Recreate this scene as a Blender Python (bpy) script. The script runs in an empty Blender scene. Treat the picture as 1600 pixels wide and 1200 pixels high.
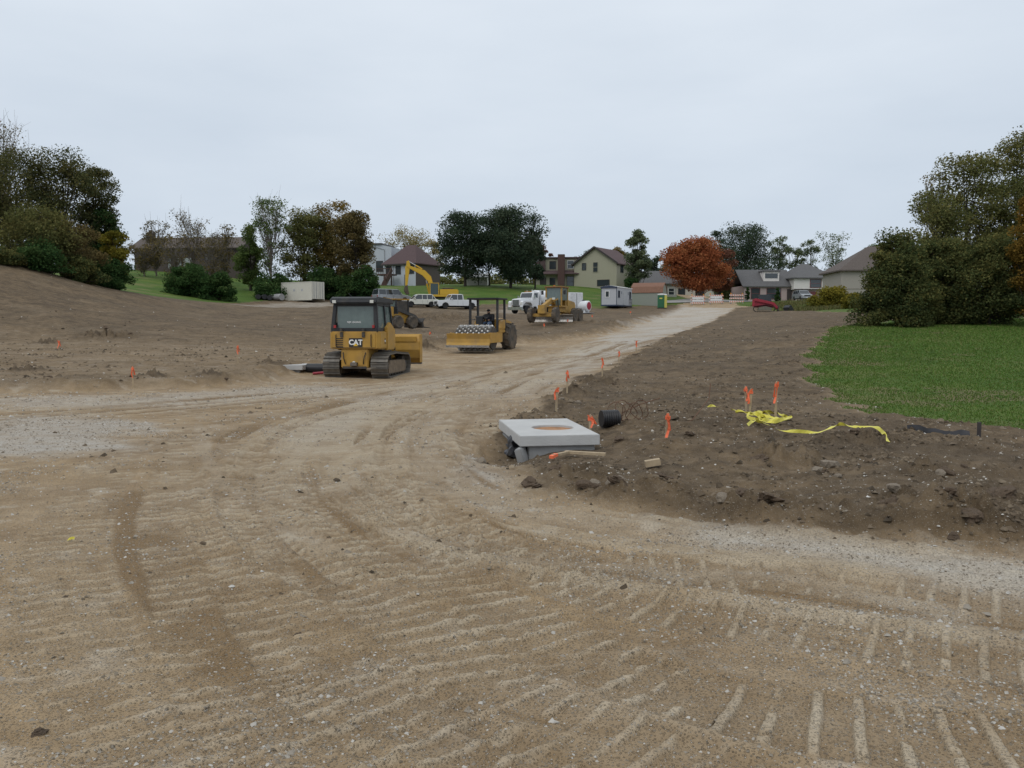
import bpy, bmesh, math, random
import numpy as np
from mathutils import Vector, Matrix
R = math.radians
scene = bpy.context.scene
COL = scene.collection

# ------------------------------------------------------------------ camera, sky, sun, exposure
FPX, HC, PITCH = 1300.0, 1.65, math.atan(90 / 1300)
cam_d = bpy.data.cameras.new('camera'); cam = bpy.data.objects.new('camera', cam_d); COL.objects.link(cam)
cam.location = (0, 0, HC); cam.rotation_euler = (R(90) - PITCH, 0, 0)
cam_d.sensor_width = 36; cam_d.lens = FPX / 1600 * 36; cam_d.clip_start = 0.1; cam_d.clip_end = 4000
scene.camera = cam
SUN_EL, SUN_AZ = R(52), R(215)           # overcast: high, behind the camera to the left
w = bpy.data.worlds.new('World'); scene.world = w; w.use_nodes = True
nt = w.node_tree; nt.nodes.clear()
def N(nt, t, **kw):
    n = nt.nodes.new(t)
    for k, v in kw.items(): setattr(n, k, v)
    return n
def L(nt, a, b): nt.links.new(a, b)
out = N(nt, 'ShaderNodeOutputWorld')
sky = N(nt, 'ShaderNodeTexSky', sky_type='NISHITA', sun_disc=False, sun_elevation=SUN_EL, sun_rotation=SUN_AZ)
bg1 = N(nt, 'ShaderNodeBackground'); bg1.inputs[1].default_value = 0.06; L(nt, sky.outputs[0], bg1.inputs[0])
tc = N(nt, 'ShaderNodeTexCoord'); sep = N(nt, 'ShaderNodeSeparateXYZ'); L(nt, tc.outputs['Generated'], sep.inputs[0])
mp = N(nt, 'ShaderNodeMapping'); mp.inputs['Scale'].default_value = (1.3, 1.3, 4.5); L(nt, tc.outputs['Generated'], mp.inputs[0])
nz = N(nt, 'ShaderNodeTexNoise'); nz.inputs['Scale'].default_value = 1.7; nz.inputs['Detail'].default_value = 5; nz.inputs['Roughness'].default_value = .5
L(nt, mp.outputs[0], nz.inputs['Vector'])
m1 = N(nt, 'ShaderNodeMath', operation='SUBTRACT'); L(nt, nz.outputs[0], m1.inputs[0]); m1.inputs[1].default_value = .5
m2 = N(nt, 'ShaderNodeMath', operation='MULTIPLY_ADD'); L(nt, m1.outputs[0], m2.inputs[0]); m2.inputs[1].default_value = .62; L(nt, sep.outputs[2], m2.inputs[2])
cr = N(nt, 'ShaderNodeValToRGB')
for p, c in ((.0, (.55, .63, .73)), (.16, (.625, .71, .81)), (.34, (.86, .94, 1.03)), (1., (1.0, 1.05, 1.1))):
    e = cr.color_ramp.elements.new(p) if p not in (0., 1.) else cr.color_ramp.elements[0 if p == 0 else 1]
    e.position = p; e.color = (*c, 1)
L(nt, m2.outputs[0], cr.inputs[0])
bg2 = N(nt, 'ShaderNodeBackground'); L(nt, cr.outputs[0], bg2.inputs[0]); bg2.inputs[1].default_value = 1.06
mx = N(nt, 'ShaderNodeMixShader'); mx.inputs[0].default_value = .93      # solid cloud cover with the sky faint above it
L(nt, bg1.outputs[0], mx.inputs[1]); L(nt, bg2.outputs[0], mx.inputs[2]); L(nt, mx.outputs[0], out.inputs[0])
sd = bpy.data.lights.new('sun', 'SUN'); sd.energy = 0.7; sd.angle = R(35); sd.color = (1, .97, .93)
so = bpy.data.objects.new('sun', sd); COL.objects.link(so)
so.rotation_euler = (R(90) - SUN_EL, 0, R(180) - SUN_AZ)
vs = scene.view_settings; vs.view_transform = 'Standard'; vs.look = 'None'; vs.gamma = 1; vs.exposure = 0.0; vs.use_curve_mapping = False
scene.cycles.max_bounces = 6; scene.cycles.diffuse_bounces = 3; scene.cycles.glossy_bounces = 2; scene.cycles.transparent_max_bounces = 6

# ------------------------------------------------------------------ pixels of the survey sketch <-> metres
ca, sa = math.cos(PITCH), math.sin(PITCH)
def ray(px, py):
    u, v = (px - 800) / FPX, (600 - py) / FPX
    return np.array([u, ca + sa * v, -sa + ca * v])
def at(px, py, d):
    r = ray(px, py); r = r * (d / r[1]); return np.array([r[0], d, HC + r[2]])
def xat(px, d): return d * (px - 800) / FPX / 1.002

# ------------------------------------------------------------------ noise
def _h(ix, iy, s):
    n = (ix.astype(np.int64) * 374761393 + iy.astype(np.int64) * 668265263 + s * 982451653) & 0xffffffff
    n = ((n ^ (n >> 13)) * 1274126177) & 0xffffffff
    n = ((n ^ (n >> 16)) * 2246822519) & 0xffffffff
    return ((n ^ (n >> 15)) & 0xffffff).astype(np.float32) / float(0xffffff)
def vn(x, y, s=0):
    ix, iy = np.floor(x), np.floor(y); fx, fy = (x - ix).astype(np.float32), (y - iy).astype(np.float32)
    fx = fx * fx * fx * (fx * (fx * 6 - 15) + 10); fy = fy * fy * fy * (fy * (fy * 6 - 15) + 10)
    a, b, c, d = _h(ix, iy, s), _h(ix + 1, iy, s), _h(ix, iy + 1, s), _h(ix + 1, iy + 1, s)
    return (a + (b - a) * fx) * (1 - fy) + (c + (d - c) * fx) * fy
def fbm(x, y, s=0, o=4, g=.5):
    t, a, f, n = 0, 1., 1., 0.
    for k in range(o):
        t = t + a * (vn(x * f + 17.3 * k, y * f - 9.1 * k, s + k) * 2 - 1); n += a; a *= g; f *= 2.03
    return t / n
def sstep(e0, e1, x):
    t = np.clip((x - e0) / (e1 - e0), 0, 1); return t * t * (3 - 2 * t)

# ------------------------------------------------------------------ terrain: surveyed spot heights, thin-plate surface
SPOTS = [(560, 590, 28), (750, 551, 45), (620, 522, 62), (93, 562, 32), (208, 604, 23), (372, 572, 30), (60, 600, 24),
 (0, 415, 68), (100, 441, 74), (200, 463, 85), (350, 476, 105), (440, 474, 116), (0, 540, 42), (200, 533, 46), (450, 530, 52),
 (100, 490, 55), (300, 500, 70), (690, 490, 84), (760, 495, 88), (640, 490, 86), (690, 530, 66), (620, 488, 100), (850, 517, 72), (960, 503, 88), (830, 495, 106), (965, 485, 124), (1034, 483, 129),
 (1110, 478, 136), (1150, 482, 120), (1195, 488, 100), (900, 600, 24), (1000, 545, 42), (1100, 505, 79), (1250, 545, 37), (1330, 512, 47), (1600, 513, 46), (1470, 512, 46),
 (1400, 575, 27), (1600, 590, 25), (1600, 672, 13.8), (1400, 645, 16.5), (1200, 665, 14), (930, 449, 172), (1040, 470, 150), (630, 446, 165), (700, 470, 125), (640, 472, 122), (300, 428, 150), (315, 467, 110), (200, 440, 118), (1230, 470, 156), (1350, 462, 122), (1250, 483, 112),
 (780, 449, 150), (1085, 466, 148), (480, 473, 119), (540, 470, 124), (1150, 471, 150), (1500, 480, 70)]
P = [at(*s) for s in SPOTS]
P += [np.array(p, float) for p in ((0, 3, 0), (0, 9, 0), (0, 16, 0), (-8, 8, 0), (8, 6, .0), (8, 12, .02), (-14, 17, 0), (-25, 10, .1), (-25, -10, 0), (25, -10, 0), (0, -20, 0), (24, 4, 0),
 (-60, -60, 0), (60, -60, 0), (-70, 20, 2.5), (70, 15, 1.), (-90, 120, 12), (-130, 60, 9), (90, 70, 4.), (110, 130, 7), (-140, 200, 13), (0, 230, 11.5), (140, 220, 8), (60, 220, 8.5), (-60, 240, 12.5))]
P = np.array(P); SC = 40.
def _U(r2): return np.where(r2 > 0, .5 * r2 * np.log(np.maximum(r2, 1e-12)), 0)
_A = P[:, :2] / SC; n = len(_A)
K = _U(((_A[:, None] - _A[None]) ** 2).sum(-1)) + 0.004 * np.eye(n)
Q = np.c_[np.ones(n), _A]; M_ = np.block([[K, Q], [Q.T, np.zeros((3, 3))]])
_W = np.linalg.solve(M_, np.r_[P[:, 2], 0, 0, 0])
def Hb(x, y):
    x = np.asarray(x, float); y = np.asarray(y, float); sh = x.shape; x = x.ravel() / SC; y = y.ravel() / SC
    z = _W[n] + _W[n + 1] * x + _W[n + 2] * y
    for k in range(n): z += _W[k] * _U((x - _A[k, 0]) ** 2 + (y - _A[k, 1]) ** 2)
    r = np.hypot(x, y - 2) * SC
    far = np.where(y > 0, 10.5, 0.)
    t = sstep(170, 300, r); z = z * (1 - t) + far * t
    return np.clip(z, -.5, 15).reshape(sh)
def hit(px, py):
    r = ray(px, py); r = r / r[1]
    ds = np.concatenate([np.arange(2, 30, .1), np.arange(30, 260, .4)])
    z = Hb(r[0] * ds, ds); d = HC + r[2] * ds - z
    k = np.argmax(d < 0)
    if not (d < 0).any(): k = len(ds) - 1
    k = max(k, 1); a, b = d[k - 1], d[k]
    t = a / (a - b) if a > 0 > b else 0
    dd = ds[k - 1] + t * (ds[k] - ds[k - 1]); return (r[0] * dd, dd)
def sdist(x, y, poly):
    """signed distance to a polygon, negative inside"""
    d2 = np.full(x.shape, 1e12); ins = np.zeros(x.shape, bool); m = len(poly)
    for i in range(m):
        ax, ay = poly[i]; bx, by = poly[(i + 1) % m]; ex, ey = bx - ax, by - ay
        t = np.clip(((x - ax) * ex + (y - ay) * ey) / (ex * ex + ey * ey + 1e-12), 0, 1)
        d2 = np.minimum(d2, (x - ax - t * ex) ** 2 + (y - ay - t * ey) ** 2)
        c = ((ay > y) != (by > y)) & (x < (bx - ax) * (y - ay) / (by - ay + 1e-12) + ax); ins ^= c
    d = np.sqrt(d2); return np.where(ins, -d, d)
PX = lambda L_: [hit(*p) for p in L_]
ROAD_R = [(1150, 481), (1125, 497), (1060, 522), (1000, 548), (950, 575), (900, 603), (860, 628), (835, 648), (775, 672), (758, 700)]
TERR = PX([(0, 613), (120, 612), (200, 609), (300, 606), (400, 598), (470, 582), (500, 570), (540, 563), (600, 556), (700, 542), (810, 538), (900, 529), (990, 507), (1062, 484)])
POLY_TERR = [(-60, 14)] + TERR + [(30, 150), (30, 300), (-300, 300), (-300, 14)]
BANK_N = PX([(775, 690), (800, 735), (870, 768), (960, 790), (1100, 815), (1250, 836), (1400, 850), (1600, 862)])
POLY_BANK = PX(ROAD_R[:-1]) + BANK_N + [(14, 5.5), (60, 2), (120, 40), (90, 110)]
LAWN_R = PX([(1352, 503), (1300, 514), (1270, 545), (1263, 580), (1276, 605), (1300, 625), (1370, 648), (1450, 660), (1600, 675)])
POLY_LAWN = LAWN_R + [(14, 12.2), (60, 10), (130, 40), (100, 62)]
LAWN_B = PX([(198, 463), (300, 475), (395, 474), (445, 469), (520, 466), (600, 469), (680, 471), (745, 478), (800, 477), (880, 474), (935, 484), (1000, 478), (1066, 475)])
POLY_BACK = [(-75, 70)] + LAWN_B + [(33, 150), (34, 400), (-400, 400), (-200, 70)]
LAWN_E = PX([(1152, 478), (1185, 479), (1250, 486), (1340, 489)])
POLY_EAST = [(40, 150)] + LAWN_E + [(46, 92), (140, 85), (300, 400), (40, 400)]
ROAD = PX(ROAD_R + [(700, 690), (640, 690), (650, 650), (740, 606), (860, 565), (940, 530), (985, 509), (1040, 489), (1066, 477)])
PALE = [(PX([(-60, 650), (120, 645), (230, 665), (190, 700), (-60, 715)]), .75), (PX([(-40, 617), (200, 622), (420, 606), (520, 600), (560, 610), (300, 640), (-40, 634)]), .55),
 (PX([(1100, 818), (1250, 842), (1420, 862), (1700, 885), (1700, 945), (1450, 915), (1250, 870), (1100, 845)]), .8), (PX([(735, 497), (790, 478), (815, 478), (800, 497)]), .8),
 (PX([(345, 480), (440, 474), (530, 474), (525, 481), (430, 486)]), .9), (PX([(700, 720), (735, 705), (790, 740), (780, 765), (720, 745)]), .8), (PX([(440, 700), (500, 655), (620, 610), (700, 580), (740, 590), (600, 640), (520, 690)]), .45)]
# dozer trails: centre lines of single track prints
TRAILS = [([(560, 640), (470, 690), (440, 745), (475, 815), (560, 880)], 1.), ([(820, 640), (700, 700), (690, 790), (770, 860), (960, 935), (1250, 985), (1640, 1050)], 1.),
 ([(600, 700), (610, 800), (690, 890), (830, 990), (1060, 1085), (1400, 1150), (1750, 1190)], 1.), ([(380, 690), (360, 800), (420, 930), (530, 1060), (720, 1180), (900, 1300)], .8),
 ([(660, 640), (560, 690), (540, 760), (640, 830), (840, 890), (1050, 905)], .9), ([(200, 700), (120, 820), (130, 1000), (250, 1180), (330, 1300)], .6),
 ([(740, 640), (640, 690), (620, 760), (720, 830), (900, 880), (1200, 900), (1640, 960)], .8), ([(500, 650), (420, 700), (390, 770), (440, 850), (620, 960), (760, 1080), (1000, 1190)], .9), ([(300, 680), (270, 790), (310, 920), (380, 1080), (520, 1230)], .8)]
def pdist(x, y, pl):
    d2 = np.full(x.shape, 1e12)
    for (ax, ay), (bx, by) in zip(pl[:-1], pl[1:]):
        ex, ey = bx - ax, by - ay; t = np.clip(((x - ax) * ex + (y - ay) * ey) / (ex * ex + ey * ey + 1e-12), 0, 1); d2 = np.minimum(d2, (x - ax - t * ex) ** 2 + (y - ay - t * ey) ** 2)
    return np.sqrt(d2)
def spline(pts, step=.05):
    p = np.array(pts); p = np.vstack([2 * p[0] - p[1], p, 2 * p[-1] - p[-2]]); o = []
    for i in range(1, len(p) - 2):
        m = max(3, int(np.linalg.norm(p[i + 1] - p[i]) / step)); t = np.linspace(0, 1, m, endpoint=False)[:, None]
        o.append(.5 * ((2 * p[i]) + (p[i + 1] - p[i - 1]) * t + (2 * p[i - 1] - 5 * p[i] + 4 * p[i + 1] - p[i + 2]) * t ** 2 + (3 * p[i] - p[i - 1] - 3 * p[i + 1] + p[i + 2]) * t ** 3))
    return np.vstack(o)
TR = [(spline(PX(p)), s) for p, s in TRAILS]
WHEEL = [(spline(PX(p), 1.2), w_, a_) for p, w_, a_ in (([(1000, 520), (880, 562), (760, 608), (675, 655), (655, 700), (700, 750), (800, 790), (960, 820), (1200, 850), (1640, 905)], .34, .42), ([(960, 522), (820, 572), (690, 612), (570, 650), (490, 690), (470, 720)], .35, .4), ([(900, 545), (700, 590), (520, 612), (300, 628), (0, 640), (-200, 648)], .5, .6), ([(310, 650), (325, 720), (400, 795), (500, 850), (560, 870)], .07, .4), ([(1040, 895), (1250, 905), (1640, 1000)], .16, .55), ([(620, 830), (800, 870), (1000, 885), (1060, 893)], .10, .5))]
SWEEP = [spline(PX(p), .25) for p in ([(1010, 515), (880, 560), (760, 606), (670, 655), (650, 705), (700, 765), (820, 810), (980, 840), (1250, 875), (1700, 930)], [(980, 530), (760, 590), (560, 640), (450, 700), (430, 770), (520, 860), (740, 950), (1100, 1020), (1700, 1110)], [(800, 580), (500, 615), (200, 640), (-150, 665)])]
HEAPS = []
for _p, _q, _sa, _sb, _sh in ((150, 533, 30, 1.2, .55), (190, 534, 22, 1.0, .5), (75, 542, 14, .8, .5), (120, 603, 26, .5, .35), (235, 600, 24, .5, .35), (330, 598, 26, .5, .35), (420, 580, 26, .5, .3), (905, 755, 34, .3, .12), (850, 765, 30, .25, .1), (960, 782, 34, .25, .16), (1035, 765, 22, .3, .2), (1225, 722, 60, .45, .26), (1340, 700, 60, .4, .2), (935, 602, 26, .5, .3), (890, 620, 22, .4, .26), (1400, 800, 50, .35, .2), (1510, 830, 60, .4, .25), (1180, 805, 40, .3, .2), (1450, 745, 40, .3, .18), (40, 590, 30, .5, .3), (1000, 560, 30, .6, .25), (690, 505, 60, 2.5, .5), (660, 548, 40, 1.0, .4), (940, 512, 40, 1.5, .5)):
    _x, _y = hit(_p, _q); HEAPS.append((_x, _y, _sa * _y / FPX, _sb, _sh))
INLET = hit(835, 705); PIT = hit(792, 712)

def terrain(x, y):
    """height and soil masks (pale gravel, dark topsoil, tread print) at any point"""
    sh = x.shape; x = x.ravel(); y = y.ravel(); z = Hb(x, y); r = np.hypot(x, y)
    e1 = fbm(x / 1.1, y / 1.1, 3, 4) * .35 * np.clip(r / 10, .4, 3)
    e2 = fbm(x / .35, y / .35, 5, 3)
    terr = sstep(.5, -.5, (sdist(x, y, POLY_TERR) + e1) / np.clip(r / 40, .35, 2))
    bank_d = sdist(x, y, POLY_BANK) + e1 * .7; bank = sstep(.35, -.35, bank_d)
    lawn = np.maximum(np.maximum(sstep(.4, -.4, sdist(x, y, POLY_LAWN) + e1 * .8), sstep(.5, -.5, sdist(x, y, POLY_BACK) + e1 * .5)), sstep(.5, -.5, sdist(x, y, POLY_EAST) + e1 * .6))
    road = sstep(.6, -.6, sdist(x, y, ROAD) + e1 * 2)
    bank = bank * (1 - road * .0) * (1 - lawn); rough = np.maximum(bank, terr * .55) * (1 - lawn)
    z = z + (.2 + .28 * sstep(42, 52, y)) * terr * sstep(150, 80, r) + .05 * bank
    berm = np.exp(-((bank_d + .45) / .42) ** 2) * (1 - lawn); berm2 = np.exp(-((sdist(x, y, POLY_TERR) + e1 + .6) / .5) ** 2) * sstep(70, 30, r)
    n1 = fbm(x / 1.6, y / 1.6, 11, 4); n2 = fbm(x / .42, y / .42, 21, 4, .55)
    lump = np.abs(fbm(x / .5, y / .5, 31, 4, .6))
    z = z + n1 * (.018 + .09 * rough) + n2 * (.003 + .04 * rough) + (berm * .5 + berm2 * .8) * (.04 + .30 * lump * sstep(-.3, .3, fbm(x / 2.2, y / 2.2, 41, 2)))
    fine = np.clip(1.2 - r / 25, 0, 1)
    z = z + fine * (.004 * fbm(x / .07, y / .07, 51, 3, .7) + .05 * rough * np.maximum(fbm(x / .16, y / .16, 61, 3) - .15, 0))
    chop = (.05 * sstep(.56, .74, vn(x / .24, y / .24, 141)) * vn(x / .9, y / .9, 142) + .028 * sstep(.55, .72, vn(x / .105, y / .105, 143)) + .03 * np.abs(fbm(x / .2, y / .2, 144, 3)))
    z = z + chop * np.clip(rough * (.55 + .6 * n1) + berm * .6 + .05, 0, 1.1) * sstep(60, 18, r)
    z = z + fbm(x / 9, y / 9, 71, 3) * .05 * sstep(10, 60, r)
    # pit beside the storm inlet
    z = z - .15 * np.exp(-(((x - PIT[0]) / .42) ** 2 + ((y - PIT[1]) / .55) ** 2) ** 1.5)
    t_in = np.exp(-(((x - .5) / 1.15) ** 4 + ((y - 11.75) / 2.0) ** 4)); z = z * (1 - t_in) + (-.08 + n2 * .05) * t_in - .15 * np.exp(-(((x + .12) / .42) ** 2 + ((y - 11.25) / .75) ** 2) ** 1.5)
    heap = np.zeros(x.shape); lump2 = np.clip(np.abs(fbm(x / .3, y / .3, 33, 4, .6)) - .05, 0, 1)
    for hx, hy, ha, hb, hh in HEAPS:
        q = np.exp(-(((x - hx) / ha) ** 2 + ((y - hy) / hb) ** 2)); heap = np.maximum(heap, q); z = z + hh * q * np.clip(.06 + 1.5 * lump2 + .25 * n2, 0, 1)
    tread = np.zeros(x.shape); smear = np.zeros(x.shape)
    wheel_ = np.zeros(x.shape)
    for pl, w_, a_ in WHEEL: wheel_ = np.maximum(wheel_, a_ * sstep(1.5, .4, (pdist(x, y, pl) + e1 * .35) / w_) * (.6 + .6 * vn(x / .8, y / .8, 17)))
    strk = np.zeros(x.shape); nr_ = np.where((r < 50) & (y > 1.5) & (bank < .9))[0]
    for si, pl in enumerate(SWEEP):
        tg = np.gradient(pl, axis=0); ln = np.linalg.norm(tg, axis=1); tg = tg / ln[:, None]; s_ = np.cumsum(ln)
        for ch in np.array_split(nr_, max(1, len(nr_) // 20000)):
            if not len(ch): continue
            d2 = (x[ch, None] - pl[None, :, 0]) ** 2 + (y[ch, None] - pl[None, :, 1]) ** 2; k = d2.argmin(1); vx, vy = x[ch] - pl[k, 0], y[ch] - pl[k, 1]
            tt = vx * -tg[k, 1] + vy * tg[k, 0]; ss = s_[k]; wgt = sstep(2.3, 1.0, np.abs(tt)) * sstep(-.5, .1, fbm(x[ch] / 2.5, y[ch] / 2.5, 205 + si, 3))
            q = fbm(tt / .38 + 50 * si, ss / 7., 201 + si, 4, .6) * 3.4 * wgt; strk[ch] = np.where(np.abs(q) > np.abs(strk[ch]), q, strk[ch])
    strk = np.clip(strk, -1, 1); z = z + .018 * strk
    near = np.where((r < 32) & (y > 1.5))[0]
    wob = fbm(x[near] / .3, y[near] / .3, 81, 2) * .02
    for ti, (pl, st) in enumerate(TR):
        tg = np.gradient(pl, axis=0); ln = np.linalg.norm(tg, axis=1); tg = tg / ln[:, None]; s = np.cumsum(ln)
        lo = pl.min(0) - .5; hi = pl.max(0) + .5
        c = near[(x[near] > lo[0]) & (x[near] < hi[0]) & (y[near] > lo[1]) & (y[near] < hi[1])]
        for ch in np.array_split(c, max(1, len(c) // 20000)):
            if not len(ch): continue
            sub = pl[::2]; d2 = (x[ch, None] - sub[None, :, 0]) ** 2 + (y[ch, None] - sub[None, :, 1]) ** 2
            k = d2.argmin(1) * 2
            vx, vy = x[ch] - pl[k, 0], y[ch] - pl[k, 1]
            tt = vx * -tg[k, 1] + vy * tg[k, 0]; ss = s[k] + vx * tg[k, 0] + vy * tg[k, 1]
            inside = sstep(.31, .26, np.abs(tt) + e2[ch] * .03)
            q = np.abs(((ss + e2[ch] * .012) / .172) % 1 - .5) * 2
            fade = st * sstep(-.55, -.12, fbm(x[ch] / .8, y[ch] / .8, 91 + ti, 4, .6)) * (1 - .9 * np.minimum(wheel_[ch] * 1.6, 1))
            bar = sstep(.66, .80, q) * sstep(-.5, -.1, fbm(x[ch] / .13, y[ch] / .13, 191 + ti, 3))
            z[ch] += fade * inside * (-.010 + .023 * bar) + fade * .014 * np.exp(-((np.abs(tt) - .33) / .04) ** 2)
            tread[ch] = np.maximum(tread[ch], fade * inside * (.25 + .75 * bar))
            smear[ch] = np.maximum(smear[ch], inside * fade)
    pale = road * 1.0 * sstep(9, 40, y) * (.75 + .5 * fbm(x / 3, y / 3, 15, 3))
    for pg, a in PALE: pale = np.maximum(pale, a * sstep(.5, -.5, (sdist(x, y, pg) + e1 * 1.5) / np.clip(r / 14, .6, 2.5)))
    tread = np.maximum(tread, wheel_ * .7 * (1 - bank)); pale = np.maximum(pale, wheel_ * .35); tread = np.maximum(tread, .75 * np.maximum(strk, 0) * (1 - bank)); smear = np.maximum(smear, np.maximum(tread, 1.1 * np.maximum(-strk, 0) * (1 - bank)))
    pale = np.clip(pale + .25 * np.maximum(fbm(x / 2.5, y / 1.2, 25, 4), 0), 0, 1) * (1 - bank)
    dark = np.clip(np.maximum(bank, terr * (.6 + .38 * sstep(38, 52, y))) + .35 * berm * (1 - pale) + .6 * heap, 0, 1)
    dark = np.clip(dark * (1 + .25 * n1) - .5 * pale * terr, 0, 1)
    f = lambda a: np.asarray(a).reshape(sh)
    terrain.smear = f(smear)
    return f(z), f(pale), f(dark), f(tread), f(lawn), f(road), f(bank), f(terr)
# ------------------------------------------------------------------ materials
MATS = {}
def mat(name, col, rough=.6, metal=0., var=.15, scale=6., bump=0., bscale=40., dirt=0., dirtcol=(.16, .12, .08), spec=.4, detail=4):
    if name in MATS: return MATS[name]
    m = bpy.data.materials.new(name); m.use_nodes = True; t = m.node_tree; b = t.nodes['Principled BSDF']
    tc = N(t, 'ShaderNodeTexCoord'); nz = N(t, 'ShaderNodeTexNoise'); nz.inputs['Scale'].default_value = scale; nz.inputs['Detail'].default_value = detail
    L(t, tc.outputs['Object'], nz.inputs['Vector'])
    cr = N(t, 'ShaderNodeValToRGB'); e = cr.color_ramp.elements
    e[0].position = .3; e[0].color = (*[c * (1 - var) for c in col], 1); e[1].position = .7; e[1].color = (*[min(1, c * (1 + var)) for c in col], 1)
    L(t, nz.outputs[0], cr.inputs[0]); src = cr.outputs[0]
    if dirt:
        n2 = N(t, 'ShaderNodeTexNoise'); n2.inputs['Scale'].default_value = scale * .45; n2.inputs['Detail'].default_value = 7; n2.inputs['Roughness'].default_value = .65
        L(t, tc.outputs['Object'], n2.inputs['Vector'])
        c2 = N(t, 'ShaderNodeValToRGB'); c2.color_ramp.elements[0].position = .62 - .3 * dirt; c2.color_ramp.elements[1].position = .85 - .25 * dirt
        c2.color_ramp.elements[1].color = (min(1, dirt * 1.3),) * 3 + (1,)
        L(t, n2.outputs[0], c2.inputs[0])
        mx = N(t, 'ShaderNodeMix', data_type='RGBA'); mx.inputs[7].default_value = (*dirtcol, 1)
        L(t, c2.outputs[0], mx.inputs[0]); L(t, src, mx.inputs[6]); src = mx.outputs[2]
    L(t, src, b.inputs['Base Color'])
    b.inputs['Roughness'].default_value = rough; b.inputs['Metallic'].default_value = metal; b.inputs['Specular IOR Level'].default_value = spec
    if bump:
        n3 = N(t, 'ShaderNodeTexNoise'); n3.inputs['Scale'].default_value = bscale; n3.inputs['Detail'].default_value = 4; L(t, tc.outputs['Object'], n3.inputs['Vector'])
        bp = N(t, 'ShaderNodeBump'); bp.inputs['Strength'].default_value = bump; bp.inputs['Distance'].default_value = .02
        L(t, n3.outputs[0], bp.inputs['Height']); L(t, bp.outputs[0], b.inputs['Normal'])
    MATS[name] = m; return m
def glassmat(name, col=(.05, .065, .07), rough=.08):
    if name in MATS: return MATS[name]
    m = mat(name, col, rough, var=.1, spec=.8); return m

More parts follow.
